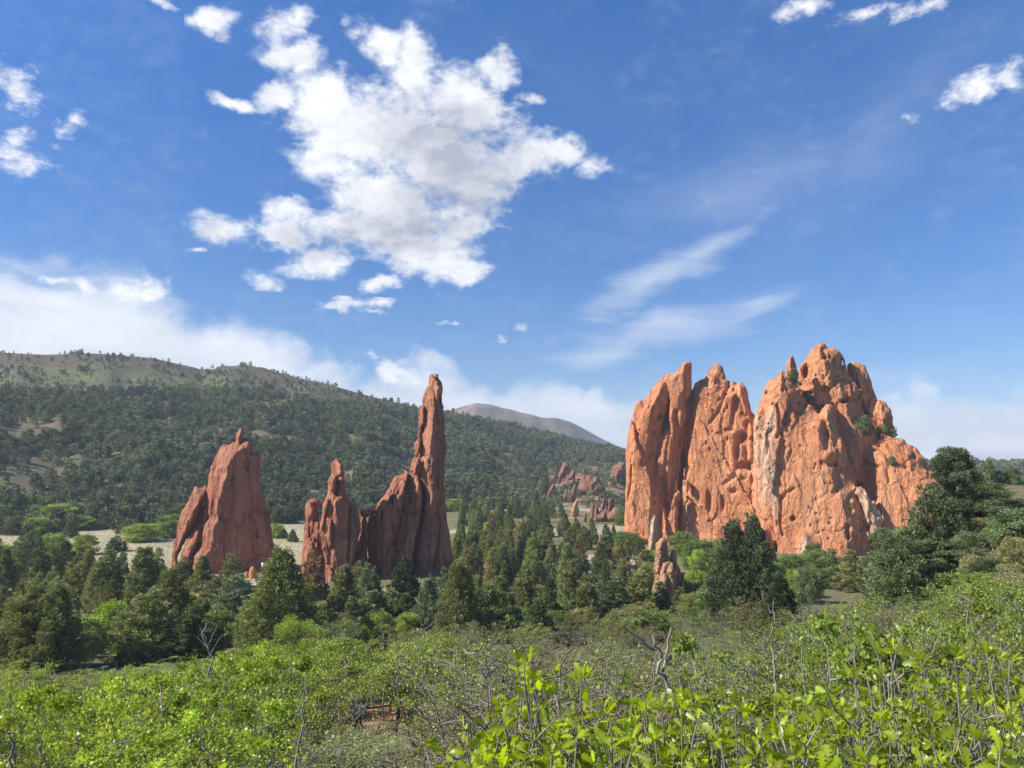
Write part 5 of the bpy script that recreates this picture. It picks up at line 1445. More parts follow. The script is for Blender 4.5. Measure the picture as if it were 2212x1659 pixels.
for _ in range(70):
    px_ = rng.uniform(600, 1010); Y = rng.uniform(13, 33)
    P = (ray(px_, 1300)[0] * Y, Y, 0); P = (P[0], Y, Hs(P[0], Y))
    if any((P[0] - a[0]) ** 2 + (P[1] - a[1]) ** 2 < 1.1 ** 2 for a in taken): continue
    taken.append((P[0], P[1], .8))
    sc = float(np.clip((ray(px_, 1596 + abs(rng.normal(0, 25)))[2] * Y - P[2]) / 2.45, .30, .8))
    e = empty('pale_shrub', P, rng.uniform(0, 6.28)); e.scale = (.8, .8, sc)
    tag(e, 'low pale small-leaved shrub in front of the walkers', 'shrub', 'pale shrubs in front of the walkers')
    for nm, me in zip(('leaves', 'branches'), SS[rng.integers(4)]):
        o = link(nm, me, e); o.color = (*jit((.42, .43, .20), .12), 1)

# taller light oaks whose trunks show, left of centre
OK_ = [clumpy(s, 4.2, 1.7, 46, 170, .085, .7, .50, 'leaves', .6, .3, .2, 20, 0, .24, .45) for s in (91, 92)]
for x, top, base, w, i, lab in [(745, 1385, 1590, 190, 0, 'light oak with a leaning dark trunk left of the walkers'), (850, 1378, 1600, 170, 1, 'light oak with a forked dark trunk between the two walkers'), (690, 1335, 1480, 110, 1, 'light oak whose top touches the brown dying juniper'),
                                (560, 1392, 1530, 110, 0, 'thin light oak above the thicket at the lower left'), (935, 1370, 1500, 90, 0, 'slim oak with dark upright stems right of the walkers')]:
    put_tree('oak_tree', OK_, 4.2, 1.7, x, top, base, w, 'l', lab, 'tree', 'light oaks left of centre', i=i)

# dead snags and bare branches that stand out
def snag(seed, pts, r0, r1, forks, label, name='dead_branch', mat='pale_wood'):
    r_ = np.random.default_rng(seed)
    tb = Tubes(6)
    P = np.array([at(*p) for p in pts])
    g = Hs(P[-1][0], P[-1][1])
    root = np.array([P[-1][0], P[-1][1], g - .1])
    path = np.concatenate([P, root[None]])[::-1]
    fine = np.concatenate([np.linspace(path[i], path[i + 1], 4)[:-1] for i in range(len(path) - 1)] + [path[-1:]])
    fine[1:-1] += r_.normal(0, .012 * pts[0][2] / 4, (len(fine) - 2, 3))
    org = root + np.array([0, 0, .1])
    r0 *= .7; r1 *= .7
    tb.add(fine - org, np.linspace(r0, r1, len(fine)))
    for (f0, f1) in forks:
        a, b = at(*f0), at(*f1)
        tb.add(wander(a, b, 5, .03, r_) - org, np.linspace(r1 * 1.6, r1 * .5, 5))
    o = link(name, tb.mesh(name, M[mat]), None, org)
    tag(o, label, 'branch', 'dead branches rising out of the scrub')
snag(1, [(1411, 1372, 5.2), (1413, 1405, 5.2), (1432, 1450, 5.2), (1452, 1500, 5.2), (1470, 1560, 5.2)], .026, .009, [((1432, 1450, 5.2), (1440, 1410, 5.3)), ((1440, 1410, 5.3), (1450, 1355, 5.3)), ((1413, 1405, 5.2), (1352, 1357, 5.1)), ((1440, 1430, 5.2), (1455, 1412, 5.2)), ((1460, 1530, 5.2), (1405, 1515, 5.2))], 'dead forked branch standing highest above the near oak leaves')
snag(2, [(1667, 1348, 8), (1664, 1390, 8), (1672, 1430, 8), (1680, 1480, 8)], .022, .008, [((1672, 1430, 8), (1690, 1400, 8))], 'pale upright dead stem below the big dark juniper')
snag(3, [(1850, 1470, 5), (1848, 1400, 5), (1851, 1470, 5), (1842, 1540, 5), (1860, 1600, 5)], .018, .006, [((1848, 1500, 5), (1820, 1545, 5)), ((1846, 1480, 5), (1826, 1430, 5))], 'thin dark dead stem right of the tallest dead fork', mat='twig')
snag(4, [(663, 1450, 7), (664, 1500, 7), (648, 1560, 7), (640, 1650, 7)], .02, .007, [((655, 1530, 7), (647, 1480, 7))], 'slender whitish dead stem at the lower left of centre')
snag(5, [(1102, 1400, 20), (1090, 1470, 20), (1096, 1540, 20)], .06, .02, [((1090, 1470, 20), (1020, 1440, 20)), ((1092, 1490, 20), (1130, 1430, 20)), ((1091, 1480, 20), (1060, 1420, 20)), ((1095, 1500, 20), (1075, 1440, 20))], 'dark many-forked dead oak in the scrub at mid photo', mat='twig')
snag(6, [(445, 1335, 26), (447, 1370, 26), (452, 1430, 26), (455, 1500, 26)], .07, .02, [((447, 1380, 26), (430, 1350, 26)), ((449, 1395, 26), (470, 1352, 26)), ((452, 1420, 26), (480, 1370, 26)), ((450, 1400, 26), (425, 1375, 26))], 'pale bare treetop above the thicket at the lower left')
snag(7, [(1648, 1275, 40), (1662, 1310, 40), (1690, 1350, 40), (1705, 1380, 40)], .08, .02, [((1662, 1310, 40), (1650, 1300, 40)), ((1670, 1325, 40), (1672, 1290, 40)), ((1680, 1340, 40), (1655, 1330, 40))], 'pale dead limb leaning against the big dark juniper')
snag(8, [(1195, 1330, 48), (1205, 1370, 48), (1210, 1410, 48)], .07, .02, [((1205, 1370, 48), (1225, 1335, 48)), ((1207, 1380, 48), (1185, 1350, 48))], 'small grey dead tree below the spire-like dark juniper', mat='twig')
snag(9, [(820, 1340, 45), (826, 1370, 45), (832, 1410, 45)], .07, .02, [((826, 1370, 45), (800, 1335, 45)), ((826, 1372, 45), (850, 1338, 45)), ((828, 1380, 45), (805, 1360, 45))], 'grey dead twigs below the row of cones, left', mat='twig')
snag(10, [(905, 1310, 45), (915, 1350, 45), (925, 1400, 45)], .07, .02, [((915, 1350, 45), (935, 1318, 45)), ((917, 1360, 45), (960, 1328, 45)), ((915, 1352, 45), (892, 1330, 45)), ((920, 1375, 45), (950, 1345, 45))], 'grey dead twigs below the pointed bluish juniper', mat='twig')
snag(11, [(20, 1560, 6), (25, 1610, 6), (22, 1659, 6)], .02, .007, [((24, 1600, 6), (50, 1555, 6)), ((23, 1620, 6), (5, 1580, 6))], 'dark bare branch in the lower left corner', mat='twig')

# ------------------------------------------------------------------ the nearest oak bushes, big lobed leaves
_ot = np.array([0, .10, .22, .30, .42, .50, .63, .72, .84, .93, 1.0])
_ow = np.array([.015, .04, .15, .08, .26, .11, .29, .13, .22, .14, .02])
def oak_leaves(B, D, U_, L, r_):
    """lobed leaves folded along the midrib; B base, D axis, U_ up side"""
    n = len(B); k = len(_ot)
    Sd = unit(np.cross(D, U_)); Nn = np.cross(Sd, D)
    curl = r_.normal(.18, .34, n)[:, None]; fold = r_.uniform(.05, .45, n)[:, None]
    t = _ot[None, :]; w = _ow[None, :] * r_.uniform(.85, 1.15, (n, 1))
    L = np.asarray(L)[:, None]
    def pts(s):
        return B[:, None, :] + D[:, None, :] * (t * L)[..., None] + Sd[:, None, :] * (s * w * L)[..., None] + Nn[:, None, :] * ((-curl * t * t + abs(s) * fold * w) * L)[..., None]
    V = np.stack([pts(-1), pts(0), pts(1)], 2)           # n,k,3,3
    idx = np.arange(n * k * 3).reshape(n, k, 3)
    f1_ = np.stack([idx[:, :-1, 0], idx[:, :-1, 1], idx[:, 1:, 1], idx[:, 1:, 0]], -1).reshape(-1, 4)
    f2_ = np.stack([idx[:, :-1, 1], idx[:, :-1, 2], idx[:, 1:, 2], idx[:, 1:, 1]], -1).reshape(-1, 4)
    return V.reshape(-1, 3), np.concatenate([f1_, f2_]), k * 3

_top = np.array([(940, 1670), (965, 1640), (1005, 1600), (1050, 1560), (1095, 1500), (1112, 1440), (1135, 1398), (1160, 1390), (1190, 1400), (1222, 1450), (1250, 1435), (1290, 1480), (1340, 1510), (1400, 1500), (1450, 1525), (1520, 1490), (1570, 1505), (1640, 1540),
                 (1700, 1490), (1770, 1510), (1840, 1450), (1885, 1395), (1950, 1390), (2010, 1430), (2070, 1402), (2150, 1398), (2300, 1420)], float)
def near_oak(seed, x0, x1, Yr, nshoot, label, drop=70, lsz=(.030, .060), dens=1.0, topf=None):
    r_ = np.random.default_rng(seed)
    xc = (x0 + x1) / 2; Yc = sum(Yr) / 2
    c0 = ground_at(xc, Yc)
    e = empty('oak_bush', c0)
    tag(e, label, 'shrub', 'nearest oak bushes with big lobed leaves')
    tb = Tubes(5)
    Bs, Ds, Us, Ls, Ts = [], [], [], [], []
    for i in range(nshoot):
        x = r_.uniform(x0, x1); Y = r_.uniform(*Yr)
        ty = (np.interp(x, _top[:, 0], _top[:, 1]) if topf is None else topf) + (abs(r_.normal(0, drop)) + r_.uniform(10, 60) if i % 4 else r_.uniform(0, 14)) + 10
        tip = at(x, ty, Y)
        gb = ground_at(xc + (x - xc) * .6, Yc + (Y - Yc) * .5)
        gb[2] -= .1
        n = 10
        w_ = wander(gb, tip, n, .15, r_)
        tb.add(w_ - c0, np.linspace(.0065, .0025, n))
        H_ = np.linalg.norm(tip - gb)
        # side twigs and their rosettes
        ros = [(w_[-1], unit(w_[-1] - w_[-3]))]
        for _ in range(int(r_.integers(11, 18) * dens)):
            k = r_.uniform(.30, .97); p = w_[int(k * (n - 1))]
            d = unit(np.array([r_.normal(0, .7), r_.normal(0, .7), r_.uniform(.25, 1.0)]))
            ln = r_.uniform(.06, .26)
            q2 = p + d * ln
            tb.add(wander(p, q2, 4, .03, r_) - c0, np.linspace(.0045, .0022, 4))
            ros.append((q2, d))
            if r_.random() < .6: ros.append((p + d * ln * .55, d))
        for p, d in ros:
            m = r_.integers(3, 7)
            a1 = unit(np.cross(d, [.31, .2, .91])); a2 = np.cross(d, a1)
            ph = np.arange(m) * 2.399 + r_.uniform(0, 6)
            sp = r_.uniform(.3, 1.5, m)[:, None]
            D = unit(d[None] * (1.05 - .55 * sp) + (a1[None] * np.cos(ph)[:, None] + a2[None] * np.sin(ph)[:, None]) * sp + r_.normal(0, .28, (m, 3)) + np.array([0, 0, r_.normal(0, .3)]))
            Bs.append(np.repeat(p[None], m, 0) + D * .008); Ds.append(D); Us.append(unit(d[None] * .6 + r_.normal(0, .75, (m, 3))))
            Ls.append(r_.uniform(*lsz, m) * r_.uniform(.75, 1.1)); Ts.append(np.clip(r_.normal(.5, .22) + r_.normal(0, .12, m), 0, 1))
    V, Fq, kk = oak_leaves(np.concatenate(Bs) - c0, np.concatenate(Ds), np.concatenate(Us), np.concatenate(Ls), r_)
    tt = np.concatenate(Ts)
    me = mesh_np('leaves', V, [Fq], smooth=True, attrs={'tint': np.clip(np.repeat(tt, kk) + np.tile(np.tile([-.04, .22, -.04], kk // 3), len(tt)) + np.repeat(r_.normal(0, .07, len(tt)), kk), 0, 1.2), 'warm': np.repeat(r_.random(len(tt)) * .5, kk)}, mats=[M['oakleaf']])
    o = link('leaves', me, e); o.color = (.275, .345, .018, 1)
    link('branches', tb.mesh('branches', M['twig']), e)
    print('oak', label[:24], len(tt))
near_oak(201, 1085, 1260, (2.7, 3.4), 26, 'near oak bush whose leaf tip reaches highest, at bottom centre', 90)
near_oak(202, 955, 1110, (2.6, 3.2), 16, 'near oak bush lowest at the bottom, just left of the highest tip', 40)
near_oak(203, 1250, 1480, (2.5, 3.3), 34, 'near oak bush between the highest tip and the dead fork', 60)
near_oak(204, 1470, 1720, (2.6, 3.6), 36, 'near oak bush right of the dead fork at the bottom', 60)
near_oak(205, 1700, 1860, (2.9, 3.9), 24, 'near oak bush below the thin dark dead stem', 60, dens=.8)
near_oak(206, 1830, 2020, (3.0, 4.2), 30, 'near oak bush with a tall leafy knot at the lower right', 80, dens=.85)
near_oak(207, 2010, 2260, (2.9, 4.0), 34, 'near oak bush in the lower right corner', 80, dens=.85)
near_oak(208, 1130, 1700, (2.0, 2.5), 28, 'lowest near oak bush along the bottom edge right of centre', 25, topf=1585)
near_oak(209, 1640, 2240, (2.1, 2.6), 28, 'lowest near oak bush along the bottom edge at the right', 30, topf=1580)
near_oak(210, 545, 650, (4.2, 4.8), 7, 'lone small bush of bright lobed leaves at the bottom left of centre', 30, topf=1565, lsz=(.045, .065))

# ------------------------------------------------------------------ undergrowth: grass, dry stalks, low leaves
def undergrowth():
    r_ = np.random.default_rng(5)
    n = 90000
    Y = 3.0 + 72 * r_.random(n) ** 1.7
    px_ = r_.uniform(-120, 2330, n)
    x = (px_ - 1106) / F * Y * 1.03
    P = np.stack([x, Y, H(x, Y)], -1)
    D = unit(np.stack([r_.normal(0, .4, n), r_.normal(0, .4, n), np.full(n, 1.0)], -1))
    L = r_.uniform(.12, .42, n) * (1 + Y / 120)
    V, Fq = diamonds(P - D * .03, D, L, L * r_.uniform(.05, .22, n) + .004 * Y / 10, r_, .4)
    me = mesh_np('undergrowth', V, [Fq], attrs={'tint': np.repeat(r_.random(n), 4), 'warm': np.repeat(r_.random(n), 4)}, mats=[M['leaves']])
    o = link('undergrowth', me); o.color = (.22, .235, .095, 1)
    tag(o, 'dry grass and low growth between the scrub oaks', 'undergrowth', kind='stuff')
undergrowth()

# dry tussocks on the meadow
def meadow_grass():
    r_ = np.random.default_rng(6)
    n = 26000
    px_ = r_.uniform(-60, 1420, n); py_ = r_.uniform(1105, 1260, n)
    d = np.array([ray(a, b) for a, b in zip(px_, py_)])
    Y = -24.95 / d[:, 2]
    x = d[:, 0] * Y
    ok = (Y > 125) & (Y < 420)
    x, Y = x[ok], Y[ok]; n = len(x)
    P = np.stack([x, Y, H(x, Y)], -1)
    D = unit(np.stack([r_.normal(0, .5, n), r_.normal(0, .5, n), np.ones(n)], -1))
    L = r_.uniform(.2, .6, n)
    V, Fq = diamonds(P, D, L, L * .5, r_)
    me = mesh_np('meadow_grass', V, [Fq], attrs={'tint': np.repeat(r_.random(n), 4), 'warm': np.repeat(r_.random(n), 4)}, mats=[M['leaves']])
    o = link('meadow_grass', me); o.color = (.36, .33, .19, 1)
    tag(o, 'dry pale grass of the valley meadow', 'grass', kind='stuff')
meadow_grass()

# ------------------------------------------------------------------ paths, fences, sign, cars, mast
M['paving'] = simple_mat('pink_paving', (.50, .37, .29), .85, .2, .12, .8)
M['dirt'] = simple_mat('red_dirt', (.42, .235, .155), .95, .1, .2, 1.5)
M['fence_wood'] = simple_mat('fence_wood', (.20, .14, .10), .9, .1, .3, 3)
M['sign_face'] = simple_mat('sign_face', (.62, .60, .56), .6, .3, .08, 8)
def ground_patch(name, pts, mat, lift=.16):
    """a paved stretch, its outline given by picture points lying on the ground"""
    Q = []
    for p in pts:
        Y = depth_for(*p); g_ = ground_at(p[0], Y); Q.append(g_)
    Q = np.array(Q); n = len(Q)
    fine = np.concatenate([np.linspace(Q[i], Q[(i + 1) % n], 6)[:-1] for i in range(n)])
    c_ = fine.mean(0)
    rings = [fine * (1 - s) + c_ * s for s in (0, .25, .5, .75)]
    V = np.concatenate(rings + [c_[None]])
    V[:, 2] = H(V[:, 0], V[:, 1]) + lift
    m = len(fine); f4 = []; f3 = []
    for k in range(3):
        i = np.arange(m) + k * m; j = np.roll(np.arange(m), -1) + k * m
        f4.append(np.stack([i, j, j + m, i + m], -1))
    i = np.arange(m) + 3 * m; j = np.roll(np.arange(m), -1) + 3 * m
    f3 = np.stack([i, j, np.full(m, 4 * m)], -1)
    tag(link(name, mesh_np(name, V, f4 + [f3], mats=[M[mat]])), kind='structure')
ground_patch('path', cE([(785, 1330), (795, 1190), (850, 1130), (880, 1090), (912, 1085), (940, 1120), (1010, 1165), (1015, 1200), (980, 1290), (930, 1330), (860, 1340)]), 'paving')
ground_patch('path', cE([(475, 1345), (520, 1200), (560, 1110), (630, 1115), (618, 1230), (575, 1340)]), 'sign_face' if False else 'paving', .05)
c3 = conv(0, 740.6, .2976)
ground_patch('path', c3([(915, 1438), (1275, 1436), (1275, 1452), (915, 1456)]), 'paving', .12)
ground_patch('path', c3([(-20, 1340), (80, 1344), (80, 1362), (-20, 1362)]), 'paving', .12)
ground_patch('path', [(735, 1548), (840, 1525), (960, 1560), (960, 1592), (860, 1600), (740, 1592)], 'dirt', .10)
ground_patch('path', [(215, 1288), (262, 1283), (275, 1292), (255, 1304), (222, 1304)], 'dirt', .06)

def fence(pts, label, hgt=1.1, rails=2, thick=.07):
    P = [ground_at(p[0], depth_for(*p)) for p in pts]
    e = empty('rail_fence', P[0]); tag(e, label, 'fence')
    tops = []
    for p in P:
        tb = Tubes(6); b = p - P[0]
        tb.add([b - [0, 0, .2], b + [0, 0, hgt * .5], b + [0, 0, hgt]], [thick, thick, thick * .9])
        link('post', tb.mesh('post', M['fence_wood']), e)
    for a, b in zip(P[:-1], P[1:]):
        for k in range(rails):
            tb = Tubes(5); z = np.array([0, 0, hgt * (.9 - .42 * k)])
            tb.add([a - P[0] + z, (a + b) / 2 - P[0] + z - [0, 0, .02], b - P[0] + z], thick * .7)
            link('rail', tb.mesh('rail', M['fence_wood']), e)
fence(cE([(800, 1255), (830, 1262), (860, 1275), (895, 1285), (930, 1280), (970, 1278)]), 'dark rail fence along the front of the paved path', 1.2)
fence(cE([(815, 1150), (838, 1125), (860, 1105), (880, 1092)]), 'dark rail fence running back along the left of the paved path', 1.1)
fence(c3([(915, 1452), (985, 1450), (1055, 1450), (1125, 1449), (1195, 1449), (1262, 1449)]), 'low brown rail fence beside the meadow track left of the broad slab', 1.0)
fence([(735, 1560), (790, 1548), (850, 1540)], 'log rail fence by the dirt path behind the stooping walker', .9, 2, .09)

def notice(x, y, Y):
    p = ground_at(x, Y)
    e = empty('notice_board', p); tag(e, 'small pale notice board at the right foot of the broad maroon slab', 'sign')
    zc = ray(x, y)[2] * Y - p[2]
    tb = Tubes(6); tb.add([(0, .05, -.2), (0, .05, zc * .5), (0, .05, zc + .3)], .05); link('post', tb.mesh('post', M['fence_wood']), e)
    V = np.array([(sx * .32, sy * .03, zc + sz * .5) for sx in (-1, 1) for sy in (-1, 1) for sz in (-1, 1)], float)
    Fb = [(0, 1, 3, 2), (4, 6, 7, 5), (0, 4, 5, 1), (2, 3, 7, 6), (0, 2, 6, 4), (1, 5, 7, 3)]
    link('panel', mesh_np('panel', V, [np.array(Fb)], mats=[M['sign_face']]), e)
notice(572, 1221, 160)

M['car_white'] = simple_mat('white_car_paint', (.72, .72, .72), .3, .5, .03, 2)
M['car_glass'] = simple_mat('car_glass', (.03, .035, .04), .08, .6, .05, 2)
M['rubber'] = simple_mat('tyre_rubber', (.03, .03, .03), .9, .2, .1, 5)
def car(p, rz, label):
    e = empty('parked_car', p, rz); tag(e, label, 'car', 'cars parked beyond the meadow')
    def loft(prof, hw, zs=1.0):
        n = len(prof); V = []
        for s in (-1, 1):
            V += [(x, s * hw * (1 - .12 * max(0, z - .9)), z) for x, z in prof]
        V = np.array(V)
        i = np.arange(n); j = (i + 1) % n
        return V, [np.stack([i, j, j + n, i + n], -1), np.array([list(range(n))[::-1]]), np.array([list(range(n, 2 * n))])]
    V, fs = loft([(-2.2, .35), (-2.25, .8), (-2.1, .98), (-1.3, 1.02), (1.0, 1.02), (2.0, .88), (2.25, .7), (2.2, .35)], .88)
    link('body', mesh_np('body', V, fs, mats=[M['car_white']]), e)
    V, fs = loft([(-1.95, 1.0), (-1.6, 1.46), (.2, 1.5), (.95, 1.02)], .80)
    link('windows', mesh_np('windows', V, fs, mats=[M['car_glass']]), e)
    V, fs = loft([(-1.65, 1.44), (-1.5, 1.53), (.15, 1.56), (.3, 1.49)], .78)
    link('roof', mesh_np('roof', V, fs, mats=[M['car_white']]), e)
    for x in (-1.4, 1.4):
        for s in (-.82, .82):
            tb = Tubes(14); tb.add([(x, s - .11, .33), (x, s - .1, .33), (x, s + .1, .33), (x, s + .11, .33)], [.02, .33, .33, .02])
            link('wheel', tb.mesh('wheel', M['rubber']), e)
for x, y, a, lab in [(146, 1128, .3, 'white car among the trees at the left, farthest left of the row'), (248, 1125, 1.0, 'white car among the trees above the meadow, middle one of the row'), (292, 1120, -.3, 'white car above the round bright tree'), (49, 1201, .2, 'white car near the left edge below the ragged bright tree')]:
    Y = depth_for(x, y + 2)
    car(ground_at(x, Y), a, lab)
p = ground_at(526, 842)
_d = ray(526, 788); p = np.array([_d[0] * 842, 842, Hs(_d[0] * 842, 842)])
tb = Tubes(5); tb.add([(0, 0, -.5), (0, 0, 3), (0, 0, 7)], [.16, .12, .07])
for s in (-1, 1): tb.add([(0, 0, 6), (s * .5, 0, 6), (s * .9, 0, 6.1)], .05)
tag(link('radio_mast', tb.mesh('radio_mast', M['fence_wood']), None, p), 'thin mast on the second hilltop at the left', 'mast')

# ------------------------------------------------------------------ people
def cloth_mat(name, rough=.9):
    m_, q, out = new_mat(name)
    oi = q.n('ShaderNodeObjectInfo')
    nz = q.noise(q.n('ShaderNodeTexCoord').outputs['Object'], 14, 3, .6)
    principled(q, out, q.vm('SCALE', oi.outputs['Color'], q.m('ADD', q.m('MULTIPLY', nz, .4), .8)), rough, .15)
    return m_
M['cloth'] = cloth_mat('cloth'); M['skin'] = cloth_mat('skin', .6)
def caps_field(caps, grid, k=.03):
    X, Y_, Z = grid
    f = None
    for a, b, ra, rb in caps:
        a = np.array(a, float); b = np.array(b, float); d = b - a; L = d @ d + 1e-9
        t = np.clip(((X - a[0]) * d[0] + (Y_ - a[1]) * d[1] + (Z - a[2]) * d[2]) / L, 0, 1)
        g = np.sqrt((X - a[0] - d[0] * t) ** 2 + (Y_ - a[1] - d[1] * t) ** 2 + (Z - a[2] - d[2] * t) ** 2) - (ra + (rb - ra) * t)
        if f is None: f = g
        else:
            h_ = np.clip(.5 + .5 * (f - g) / k, 0, 1); f = f * (1 - h_) + g * h_ - k * h_ * (1 - h_)
    return f
def skin_mesh(name, caps, h, k=.03, cut=None):
    pts = np.array([c_[0] for c_ in caps] + [c_[1] for c_ in caps]); rm = max(max(c_[2], c_[3]) for c_ in caps) + .05
    lo = pts.min(0) - rm; hi = pts.max(0) + rm
    ax = [np.arange(l, u, h) for l, u in zip(lo, hi)]
    G = np.meshgrid(*ax, indexing='ij')
    f = caps_field(caps, G, k)
    if cut is not None: f = np.maximum(f, cut(*G))
    V, Fc = surface_nets(f.astype(np.float32), lo, h)
    a, b, c_ = V[Fc[:, 0]], V[Fc[:, 1]], V[Fc[:, 2]]
    if (np.cross(a, b) * c_).sum() < 0: Fc = Fc[:, ::-1]
    return V, Fc
def person_parts(lean=0.0, stride=.12, arm=.15, bend=.15, hair=1, fine=.014):
    """standing figure facing -Y, 1.7 m; lean tips the trunk forward"""
    cl, sl = math.cos(lean), math.sin(lean)
    def up(x, y, z):          # trunk space -> body space, turning about the hips (z .92)
        y2, z2 = y, z - .92
        return (x, y2 * cl - z2 * sl, .92 + y2 * sl + z2 * cl)
    legs = []
    for s, ph in ((-1, 1), (1, -1)):
        hip = (s * .085, 0, .90); knee = (s * .09, -ph * stride * .5 - .02, .49); ank = (s * .095, -ph * stride * .9 + (.08 if ph < 0 else 0), .085); toe = (s * .11, ank[1] - .15, .035)
        legs.append((hip, knee, ank, toe))
    body = []
    pants = []
    for hip, knee, ank, toe in legs:
        body += [(hip, knee, .082, .055), (knee, ank, .055, .038), (ank, toe, .042, .034)]
        pants += [(hip, knee, .098, .072), (knee, (ank[0], ank[1], ank[2] + .02), .070, .058)]
    body += [((-.06, 0, .93), (.06, 0, .93), .105, .105), (up(-.07, 0, 1.05), up(.07, 0, 1.05), .095, .095), (up(-.09, 0, 1.28), up(.09, 0, 1.28), .105, .105), (up(-.14, .01, 1.40), up(.14, .01, 1.40), .06, .06), (up(0, .01, 1.42), up(0, -.01, 1.53), .055, .05)]
    pants += [((-.07, 0, .92), (.07, 0, .92), .118, .118)]
    shirt = [(up(-.075, 0, .96), up(.075, 0, .96), .122, .122), (up(-.08, 0, 1.1), up(.08, 0, 1.1), .112, .112), (up(-.10, 0, 1.28), up(.10, 0, 1.28), .120, .120), (up(-.145, .01, 1.40), up(.145, .01, 1.40), .074, .074)]
    head = [(up(0, -.01, 1.60), up(0, -.015, 1.64), .092, .088), (up(0, -.035, 1.545), up(0, -.04, 1.56), .06, .065), (up(0, -.115, 1.595), up(0, -.095, 1.625), .016, .010), (up(-.088, 0, 1.585), up(-.088, 0, 1.615), .018, .02), (up(.088, 0, 1.585), up(.088, 0, 1.615), .018, .02),
            (up(-.03, -.098, 1.548), up(.03, -.098, 1.548), .010, .010), (up(-.05, -.088, 1.645), up(-.02, -.096, 1.648), .012, .012), (up(.05, -.088, 1.645), up(.02, -.096, 1.648), .012, .012)]
    body += head
    for s, ph in ((-1, -1), (1, 1)):
        sh = np.array(up(s * .185, .01, 1.40)); dn = np.array([s * .05, -ph * arm - .02, -.28]); el = sh + dn
        fw = np.array([s * .01, -bend - .03 - ph * arm * .4, -.23]); wr = el + fw
        u_ = fw / np.linalg.norm(fw)
        body += [(sh, el, .052, .042), (el, wr, .042, .029), (wr, wr + u_ * .085, .030, .034)]
        shirt += [(sh, sh + dn * .72, .066, .062)]
        side = np.array([0, 1.0, 0]); pa = wr + u_ * .085
        for q_, (off, ln) in enumerate([(-.03, .062), (-.010, .075), (.010, .070), (.028, .055)]):
            b0 = pa + side * off; b1 = b0 + u_ * ln * .55; b2 = b1 + (u_ + np.array([-s * .5, 0, 0])) * ln * .42
            body += [(b0, b1, .010, .009), (b1, b2, .009, .008)]
        t0 = wr + u_ * .03 + side * -.03; body += [(t0, t0 + u_ * .035 + side * -.03, .012, .010), (t0 + u_ * .035 + side * -.03, t0 + u_ * .06 + side * -.034, .010, .009)]
    hcap = [(up(0, .012, 1.625), up(0, .01, 1.652), .098, .095), (up(0, .06, 1.56), up(0, .05, 1.62), .062, .07)] + ([(up(0, .07, 1.42), up(0, .07, 1.56), .05, .06)] if hair == 2 else [])
    shoes = []
    for hip, knee, ank, toe in legs: shoes += [((ank[0], ank[1] + .03, .045), (toe[0], toe[1], .038), .05, .042)]
    return {'body': skin_mesh('body', body, .0135, .022), 'shirt': skin_mesh('shirt', shirt, fine, .03), 'trousers': skin_mesh('trousers', pants, fine, .03), 'hair': skin_mesh('hair', hcap, fine, .03), 'shoe': [skin_mesh('shoe', [s_], fine) for s_ in shoes]}
def person_meshes(**kw):
    d = person_parts(**kw)
    mk = lambda nm, vf, mt: mesh_np(nm, vf[0], [vf[1]], smooth=True, mats=[M[mt]])
    return [('body', mk('body', d['body'], 'skin')), ('shirt', mk('shirt', d['shirt'], 'cloth')), ('trousers', mk('trousers', d['trousers'], 'cloth')), ('hair', mk('hair', d['hair'], 'cloth')), ('shoe', mk('shoe', d['shoe'][0], 'cloth')), ('shoe', mk('shoe', d['shoe'][1], 'cloth'))]
WALK = person_meshes(stride=.30, arm=.14, bend=.12)
STAND = person_meshes(stride=.06, arm=.02, bend=.20, hair=2)
STOOP = person_meshes(lean=.75, stride=.12, arm=.05, bend=.18)
def person(kit, P, rz, sc, cols, label, group=None):
    e = empty('person', P, rz, sc); tag(e, label, 'person', group)
    ck = {'body': cols[0], 'shirt': cols[1], 'trousers': cols[2], 'hair': cols[3], 'shoe': cols[4]}
    for nm, me in kit:
        o = link(nm, me, e); o.color = (*ck[nm], 1)
    return e
SK = (.55, .33, .23)
Yw = depth_for(893, 1585)
person(STAND, ground_at(893, Yw), 2.4, 1.0, (SK, (.04, .26, .26), (.02, .02, .025), (.62, .56, .42), (.03, .03, .03)), 'person in teal top and black trousers with pale hair, among the scrub')
Yw = depth_for(782, 1585)
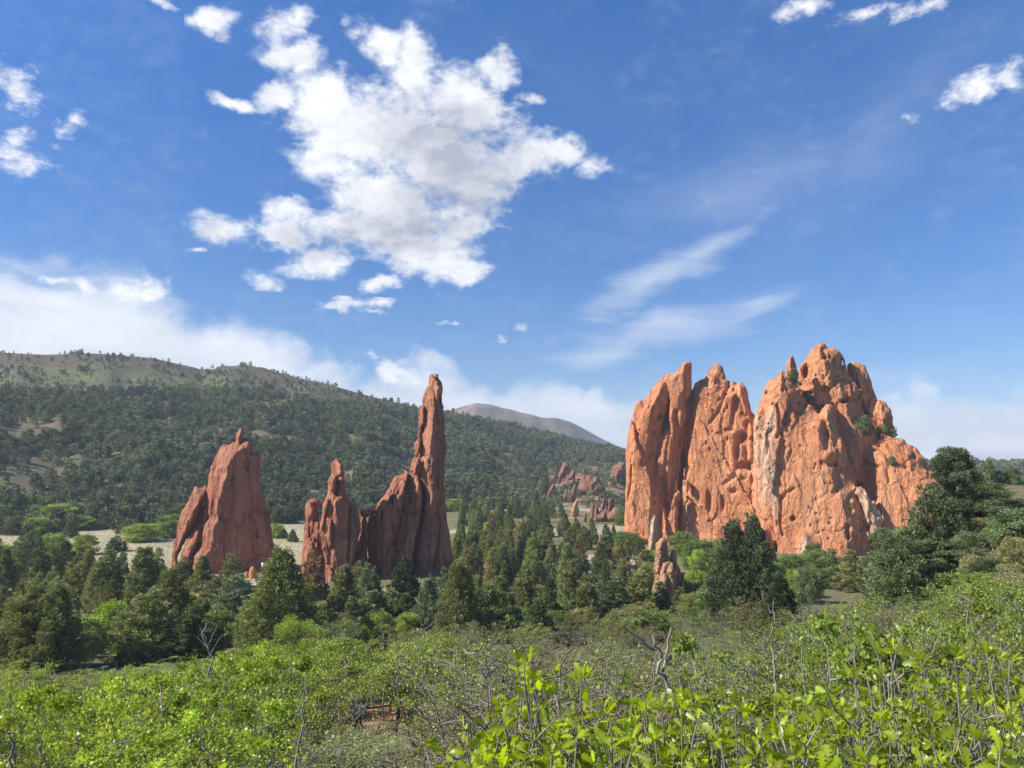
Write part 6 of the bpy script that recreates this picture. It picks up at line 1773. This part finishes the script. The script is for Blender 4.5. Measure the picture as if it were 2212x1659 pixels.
person(STOOP, ground_at(782, Yw), 2.7, 1.02, (SK, (.46, .44, .54), (.10, .08, .07), (.08, .05, .03), (.04, .04, .04)), 'person in a pale lavender shirt stooping by the dirt path')
Yw = depth_for(820, 1560)
GPP = 'visitors on the paved path'
for i, (x, y, col, hcol, lab) in enumerate([(858, 1210, (.03, .03, .04), (.05, .03, .02), 'person in dark clothes, farther back left of the pair on the paved path'), (872, 1205, (.60, .60, .62), (.05, .03, .02), 'person in a pale top, farther back right of the pair on the paved path'),
                                            (852, 1252, (.05, .03, .03), (.04, .03, .02), 'person in dark clothes at the fence, left one of two'), (872, 1262, (.03, .03, .035), (.04, .03, .02), 'person in dark clothes at the fence, right one of two'),
                                            (940, 1220, (.66, .64, .60), (.20, .14, .08), 'person in white walking alone at the right of the paved path'), (1004, 1190, (.04, .04, .05), (.04, .03, .02), 'person in dark clothes at the right edge of the paved path'),
                                            (876, 1098, (.05, .05, .07), (.04, .03, .02), 'person in dark clothes farthest up the paved path')]):
    px_, py_ = cE([(x, y)])[0]
    Y = depth_for(px_, py_ + 1.0)
    g = ground_at(px_, Y); g[2] += .16
    person(WALK if i % 2 else STAND, g, rng.uniform(0, 6.28), rng.uniform(.98, 1.06), (SK, col, (.03, .03, .045), hcol, (.03, .03, .03)), lab, GPP)

# ------------------------------------------------------------------ the air
HAZE = 0.00019
m_, q, out = new_mat('haze')
pv_ = q.n('ShaderNodeVolumePrincipled')
pv_.inputs['Color'].default_value = (.80, .88, 1.0, 1)
pv_.inputs['Density'].default_value = HAZE
pv_.inputs['Anisotropy'].default_value = 0.0
q.t.links.new(pv_.outputs[0], out.inputs['Volume'])
M['haze'] = m_
zmn, zmx = float(gz.min()) - 1.0, max(215.0, float(gz.max()) + 25.0)
Sx = 4560.0
V = np.array([(sx * Sx, sy * Sx, z) for sx in (-1, 1) for sy in (-1, 1) for z in (zmn, zmx)], float)
Fb = np.array([(0, 1, 3, 2), (4, 6, 7, 5), (0, 4, 5, 1), (2, 3, 7, 6), (0, 2, 6, 4), (1, 5, 7, 3)])
tag(link('haze', mesh_np('haze', V, [Fb], mats=[M['haze']])), kind='stuff')
